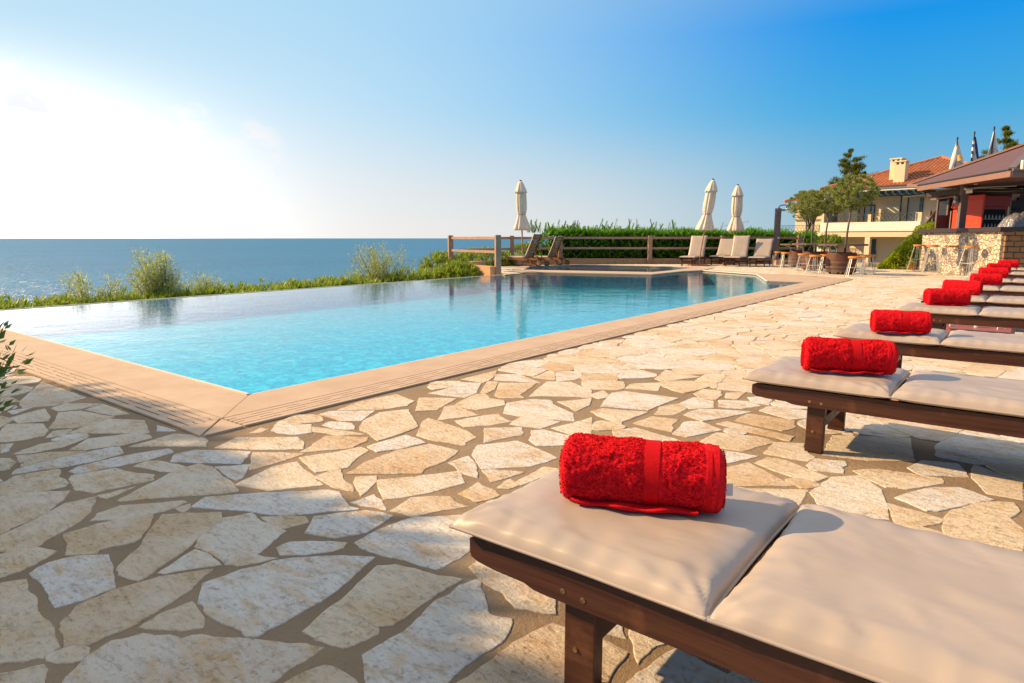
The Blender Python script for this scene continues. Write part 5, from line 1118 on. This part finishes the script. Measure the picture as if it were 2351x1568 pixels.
# things wrapped in plastic film on the counter corner
o = KP(2345, 16.3, 1.262); mb = MB(); n_ = 26; V = []
for j in range(n_+1):
    for i in range(n_+1):
        u, v = -1+2*i/n_, -1+2*j/n_; e = max(0, (1-abs(u)**4)*(1-abs(v)**4))**.5; z = .33*e*(1 + .25*noise.noise(Vector((u*2.2, v*2.2, 0)))) + .05*noise.noise(Vector((u*5, v*5, 2)))*e; V.append(RH*u*.46*(1-.12*e) + FH*v*.26*(1-.15*e) + Vector((0, 0, max(.0, z))))
mb.add(V, [(j*(n_+1)+i, j*(n_+1)+i+1, (j+1)*(n_+1)+i+1, (j+1)*(n_+1)+i) for j in range(n_) for i in range(n_)]); wr = mb.build('wrapped_machine', M_FILM, smooth='all'); wr.location = o; tag(wr, 'machine covered in crumpled clear plastic on the bar counter corner', 'machine')
# wooden ramp rails behind the creeper
r = empty('stair_railing', tuple(KP(2130, 24.5, -.4)), AZ, label='wooden stair railing of crossed boards left of the bar', cat='railing')
for (a, b) in (((-.25, 1.9), (.55, 3.1)), ((.05, 1.9), (.62, 2.8))): mb = MB(); mb.beam((a[0], 0, a[1]-.2), (b[0], 0, b[1]-.2), .06, .07); mb.build('rail', M_OLDW, r)
for x in (.05, .18): mb = MB(); mb.box((x, .05, 1.4), (.06, .06, 2.0)); mb.build('post', M_OLDW, r)

# ---------------------------------------------------------------- flags
def flag(px, ytop, ybot, dep, m, label, seed, stripes=False, mark=None):
    zt = 1+(546-ytop)*dep/1519; zb = 1+(546-ybot)*dep/1519; r = empty('flag', tuple(KP(px, dep, -2.2)), AZ, label=label, cat='flag', group='flags on poles behind the bar roof')
    mb = MB(); mb.tube([(0, 0, 0), (0, 0, zt+2.2+.12)], [.04, .025], 8); mb.tube([(0, 0, zt+2.3), (0, 0, zt+2.42)], .035, 8); mb.build('flagpole', M_BLACK, r)
    H = zt-zb+.25; n_, k_ = 26, 12; V = []; MI = []
    for j in range(n_+1):
        f = j/n_; w = .08 + .82*f**1.1*(1 if not stripes else .62)
        for i in range(k_+1):
            u = i/k_; x = -.35*w*(1 if seed % 2 else .6) + w*u*1.0; y = .09*sin(u*9+seed+f*3)*(.2+f); V.append((x, y, zt+2.2 - f*H + .06*sin(u*5+seed)*f))
    fl = MB(); F = []
    for j in range(n_):
        for i in range(k_): fl_m = 0; F.append((j*(k_+1)+i, (j+1)*(k_+1)+i, (j+1)*(k_+1)+i+1, j*(k_+1)+i+1)); MI.append(1 if stripes and ((j//3) % 2 == 0 and i < 6 or i > 7) else 0)
    fl.add(V, F); fl.mi = MI; ob = fl.build('cloth', m, r, smooth='all'); so = ob.modifiers.new('thickness', 'SOLIDIFY'); so.thickness = .006
    if mark == 'sun':
        q = MB(); q.tube([(.02, -.16, zt+2.2-H*.42), (.12, -.16, zt+2.2-H*.55)], [.05, .11], 12); q.build('emblem', M_FLAGO, ob); q = MB(); q.tube([(-.12, -.16, zt+2.2-H*.66), (.05, -.17, zt+2.2-H*.60), (.2, -.16, zt+2.2-H*.68)], .012, 6); q.build('emblem', M_FLAGK, ob)
    if mark == 'ring':
        q = MB(); q.tube([(.02+cos(a)*.13, -.15, zt+2.2-H*.66+sin(a)*.16) for a in [2*pi*i/20 for i in range(21)]], .012, 6); q.tube([(-.07, -.15, zt+2.2-H*.66-.1), (-.05, -.15, zt+2.2-H*.66+.1)], .01, 6); q.build('emblem', M_FLAGK, ob)
flag(2175, 334, 392, 30, [M_FLAGW], 'hanging white flag with orange mark, leftmost of the three', 1, mark='sun')
flag(2212, 322, 378, 30, [M_FLAGW, M_FLAGB], 'hanging blue and white striped flag, middle one of the three', 2, True)
flag(2255, 311, 368, 30, [M_FLAGW], 'hanging white flag with a ringed emblem, rightmost of the three', 3, mark='ring')
# television aerial behind the hedge
r = empty('tv_aerial', tuple(KP(1692, 34, -1.5)), AZ, label='thin television aerial poking above the hedge behind the right parasol', cat='aerial')
mb = MB(); mb.tube([(0, 0, 0), (0, 0, 3.3)], .02, 6); mb.tube([(-.7, 0, 3.1), (.6, 0, 3.35)], .012, 5)
for k in range(7): mb.tube([(-.6+k*.18, 0, 2.98+k*.035), (-.6+k*.18, 0, 3.3+k*.035)], .009, 4)
mb.build('mast', M_METAL, r)

# ---------------------------------------------------------------- the hotel
HT = empty('hotel', (-12.665, 55.986, 0), atan2(-.2329, .9725), label='cream hotel with terracotta tiled roof, balconies and a chimney beyond the tables', cat='hotel')
def hb(name, m, *boxes, par=None, bev=0):     # boxes: (s0, s1, d0, d1, z0, z1)
    mb = MB()
    for (a, b, c, d, e, f) in boxes: mb.box(((a+b)/2, (c+d)/2, (e+f)/2), (b-a, d-c, f-e), bev=bev)
    return mb.build(name, m, par or HT)
G0 = -2.4
hb('wall', M_STUCCO, (.1, 12, 2.2, 2.5, G0, 4.45), (-.1, .1, 0.0, 2.5, 1.5, 4.4), (-.1, 12, 2.5, 10, 4.3, 4.45), (11.8, 12, 2.5, 10, G0, 4.3))
hb('left_wing_wall', M_STUCCO, (-2.85, -.1, 1.2, 1.45, G0, 3.7), (-2.85, -2.65, 1.45, 7, G0, 3.7), (-2.85, 0, 1.4, 7, 3.6, 3.7))
hb('cornice', M_WHITE, (-.25, 12, .32, 1.0, 4.42, 4.62), (-3.0, -.25, .32, 1.0, 3.66, 3.82))
hb('balcony_parapet', M_WHITE, (-.1, 6.98, -.1, .08, 1.49, 2.16), (-.1, 6.98, .08, 2.2, 1.49, 1.62), (6.85, 6.98, .08, 2.2, 1.62, 2.16))
hb('balcony_parapet', M_WHITE, (-2.6, -.12, .25, .40, .9, 1.42), (-2.6, -.12, .4, 1.2, .9, 1.0))
hb('floor_beam', M_STUCCO, (.2, 7.1, -.02, .3, 1.07, 1.485))
for s_ in (.3, 3.3, 6.3): hb('column', M_STUCCO, (s_, s_+.36, -.005, .33, G0, 1.07))
hb('pier', M_STUCCO, (3.32, 3.62, .09, .3, 2.16, 2.72)); hb('pier', M_STUCCO, (6.55, 6.95, .09, .5, 2.16, 2.78))
for s_ in (.75, 3.75): hb('partition', M_STUCCO, (s_, s_+.14, .9, 2.2, 1.6, 3.15), (s_+.14, s_+1.1, 1.6, 1.74, 1.6, 3.3))
hb('roof_fascia', M_WHITE, (-.3, 12.2, .22, .30, 4.58, 4.68))
def door(s0, s1, z0, z1, d):
    f = hb('balcony_door', M_GREEN, (s0, s0+.07, d-.06, d, z0, z1), (s1-.07, s1, d-.06, d, z0, z1), (s0+.07, s1-.07, d-.06, d, z1-.08, z1))
    mb = MB(); n_ = int((z1-z0-.1)/.07)
    for k in range(n_): mb.box(((s0+s1)/2, d-.03, z0+.05+k*.07), (s1-s0-.16, .02, .055), M=Matrix.Rotation(.4, 3, 'X'))
    mb.build('shutter', mat('grey_shutter', (.42, .44, .44), .6), f)
door(2.15, 2.95, 1.62, 3.5, 2.18); door(5.2, 6.25, 1.62, 4.15, 2.18); door(-1.9, -1.3, 1.0, 2.9, 1.18)
for s_ in (2.12, 2.98, 5.05, 6.35): hb('pergola_post', M_GREEN, (s_, s_+.09, 1.2, 1.29, 1.62, 4.05))
hb('pergola_beam', M_GREEN, (.3, 7.0, .02, .12, 4.03, 4.20), (.3, 7.0, 1.2, 1.3, 4.04, 4.2))
mb = MB()
for k in range(15): mb.box((.45+k*.46, 1.02, 4.28), (.13, 2.6, .15))
mb.build('pergola_slats', M_GREEN, HT)
hb('pergola_beam', M_GREEN, (-4.05, -.4, .2, .3, 3.22, 3.34), (-4.05, -3.95, .2, 1.5, 3.22, 3.34))
def railing(s0, s1, d, z0, z1):
    mb = MB(); mb.box(((s0+s1)/2, d, z1), (s1-s0, .04, .04)); mb.box(((s0+s1)/2, d, z0+.06), (s1-s0, .03, .03)); mb.box(((s0+s1)/2, d, z1-.1), (s1-s0, .02, .02)); n_ = int((s1-s0)/.26)
    for k in range(n_):
        a = s0 + k*(s1-s0)/n_; b = a + (s1-s0)/n_; mb.tube([(a, d, z0+.06), (b, d, z1-.1)], .011, 4); mb.tube([(b, d, z0+.06), (a, d, z1-.1)], .011, 4)
    for x in (s0+.02, s1-.02): mb.box((x, d, (z0+z1)/2+.02), (.05, .05, z1-z0+.06))
    mb.build('railing', M_GREEN, HT)
railing(.45, 3.2, .0, 2.16, 2.72); railing(3.62, 6.55, .0, 2.16, 2.76); railing(-3.9, -.3, .22, 1.42, 1.98); railing(4.0, 9.0, -1.2, -1.5, -.85)
hb('lower_wall', M_WHITE, (-2, 9, -1.6, -1.4, G0, -1.35), (-1.2, .2, -.3, -.1, -1.0, .9))
hb('lower_opening', M_GREEN, (2.75, 3.2, 2.1, 2.195, -1.9, .9), (2.75, 3.25, 2.08, 2.195, -.55, .05))
def tiles(mb, eave0, eave1, apex, wid=.27, row=.40, rad=.13):
    e0, e1, ap = Vector(eave0), Vector(eave1), Vector(apex); u = (e1-e0); Ln = u.length; u.normalize(); foot = e0 + u*((ap-e0).dot(u)); up = (ap-foot); HL = up.length; up.normalize(); nn = u.cross(up); fa = (foot-e0).dot(u)
    for k in range(int(Ln/wid)):
        s_ = (k+.5)*wid; L_ = HL*(s_/fa if s_ < fa else (Ln-s_)/(Ln-fa)); r_ = int(L_/row)+1
        for j in range(r_):
            a = j*row; b = min(L_, a+row+.05)
            if b-a < .05: continue
            V = []
            for q, (t, lift, rr) in enumerate(((a, .045, rad), (b, .0, rad*.8))):
                for i in range(6): an = pi*i/5; V.append(e0 + u*(s_ - cos(an)*rr) + up*t + nn*(sin(an)*rr*.75 + lift))
            tt = (random.random(), 0, 0, 1); mb.add(V, [(i, i+1, 7+i, 6+i) for i in range(5)] + [(0, 1, 2, 3, 4, 5)])
    mb.add([e0, e1, ap], [(0, 1, 2)]); mb.tube([e0 + nn*.08, ap + nn*.08], .13, 8); mb.tube([e1 + nn*.08, ap + nn*.08], .13, 8)
mb = MB(); ap = (5.87, 6, 6.97); tiles(mb, (-.45, .12, 4.68), (12.3, .12, 4.68), ap)
mb.add([(12.3, .12, 4.68), (12.3, 12, 4.68), ap], [(0, 1, 2)]); mb.add([(-.45, .12, 4.68), ap, (-.45, 12, 4.68)], [(0, 1, 2)]); mb.build('roof', M_ROOFT, HT)
mb = MB(); tiles(mb, (-3.3, .15, 3.86), (6.0, .15, 3.86), (1.6, 6, 5.75)); mb.v = [(x, y, z) for x, y, z in mb.v]
keep = [i for i, f in enumerate(mb.f) if sum(mb.v[j][0] for j in f)/len(f) < .1]; mb.f = [mb.f[i] for i in keep]; mb.t = [None]*len(keep); mb.mi = [0]*len(keep); mb.build('left_wing_roof', M_ROOFT, HT)
a0, a1, b0, b1 = 4.12, 4.86, 1.25, 1.95
ch = hb('chimney', M_STUCCO, (a0, a1, b0, b1, 4.8, 6.50), (a0, a0+.13, b0, b1, 6.50, 6.68), (a1-.13, a1, b0, b1, 6.50, 6.68), (a0+.29, a0+.43, b0, b1, 6.50, 6.68), (a0-.06, a1+.06, b0-.06, b1+.06, 6.68, 6.76))
a0, a1, b0, b1 = 4.68, 5.40, .62, 1.245
hb('chimney_stack', M_STUCCO, (a0, a1, b0, b1, 4.7, 6.22), (a0, a0+.11, b0, b1, 6.22, 6.40), (a1-.11, a1, b0, b1, 6.22, 6.40), (a0+.29, a0+.41, b0, b1, 6.22, 6.40), (a0-.06, a1+.06, b0-.06, b1-.05, 6.40, 6.48), par=ch)
print('objects', len(bpy.data.objects), 'verts', sum(len(m.vertices) for m in bpy.data.meshes))
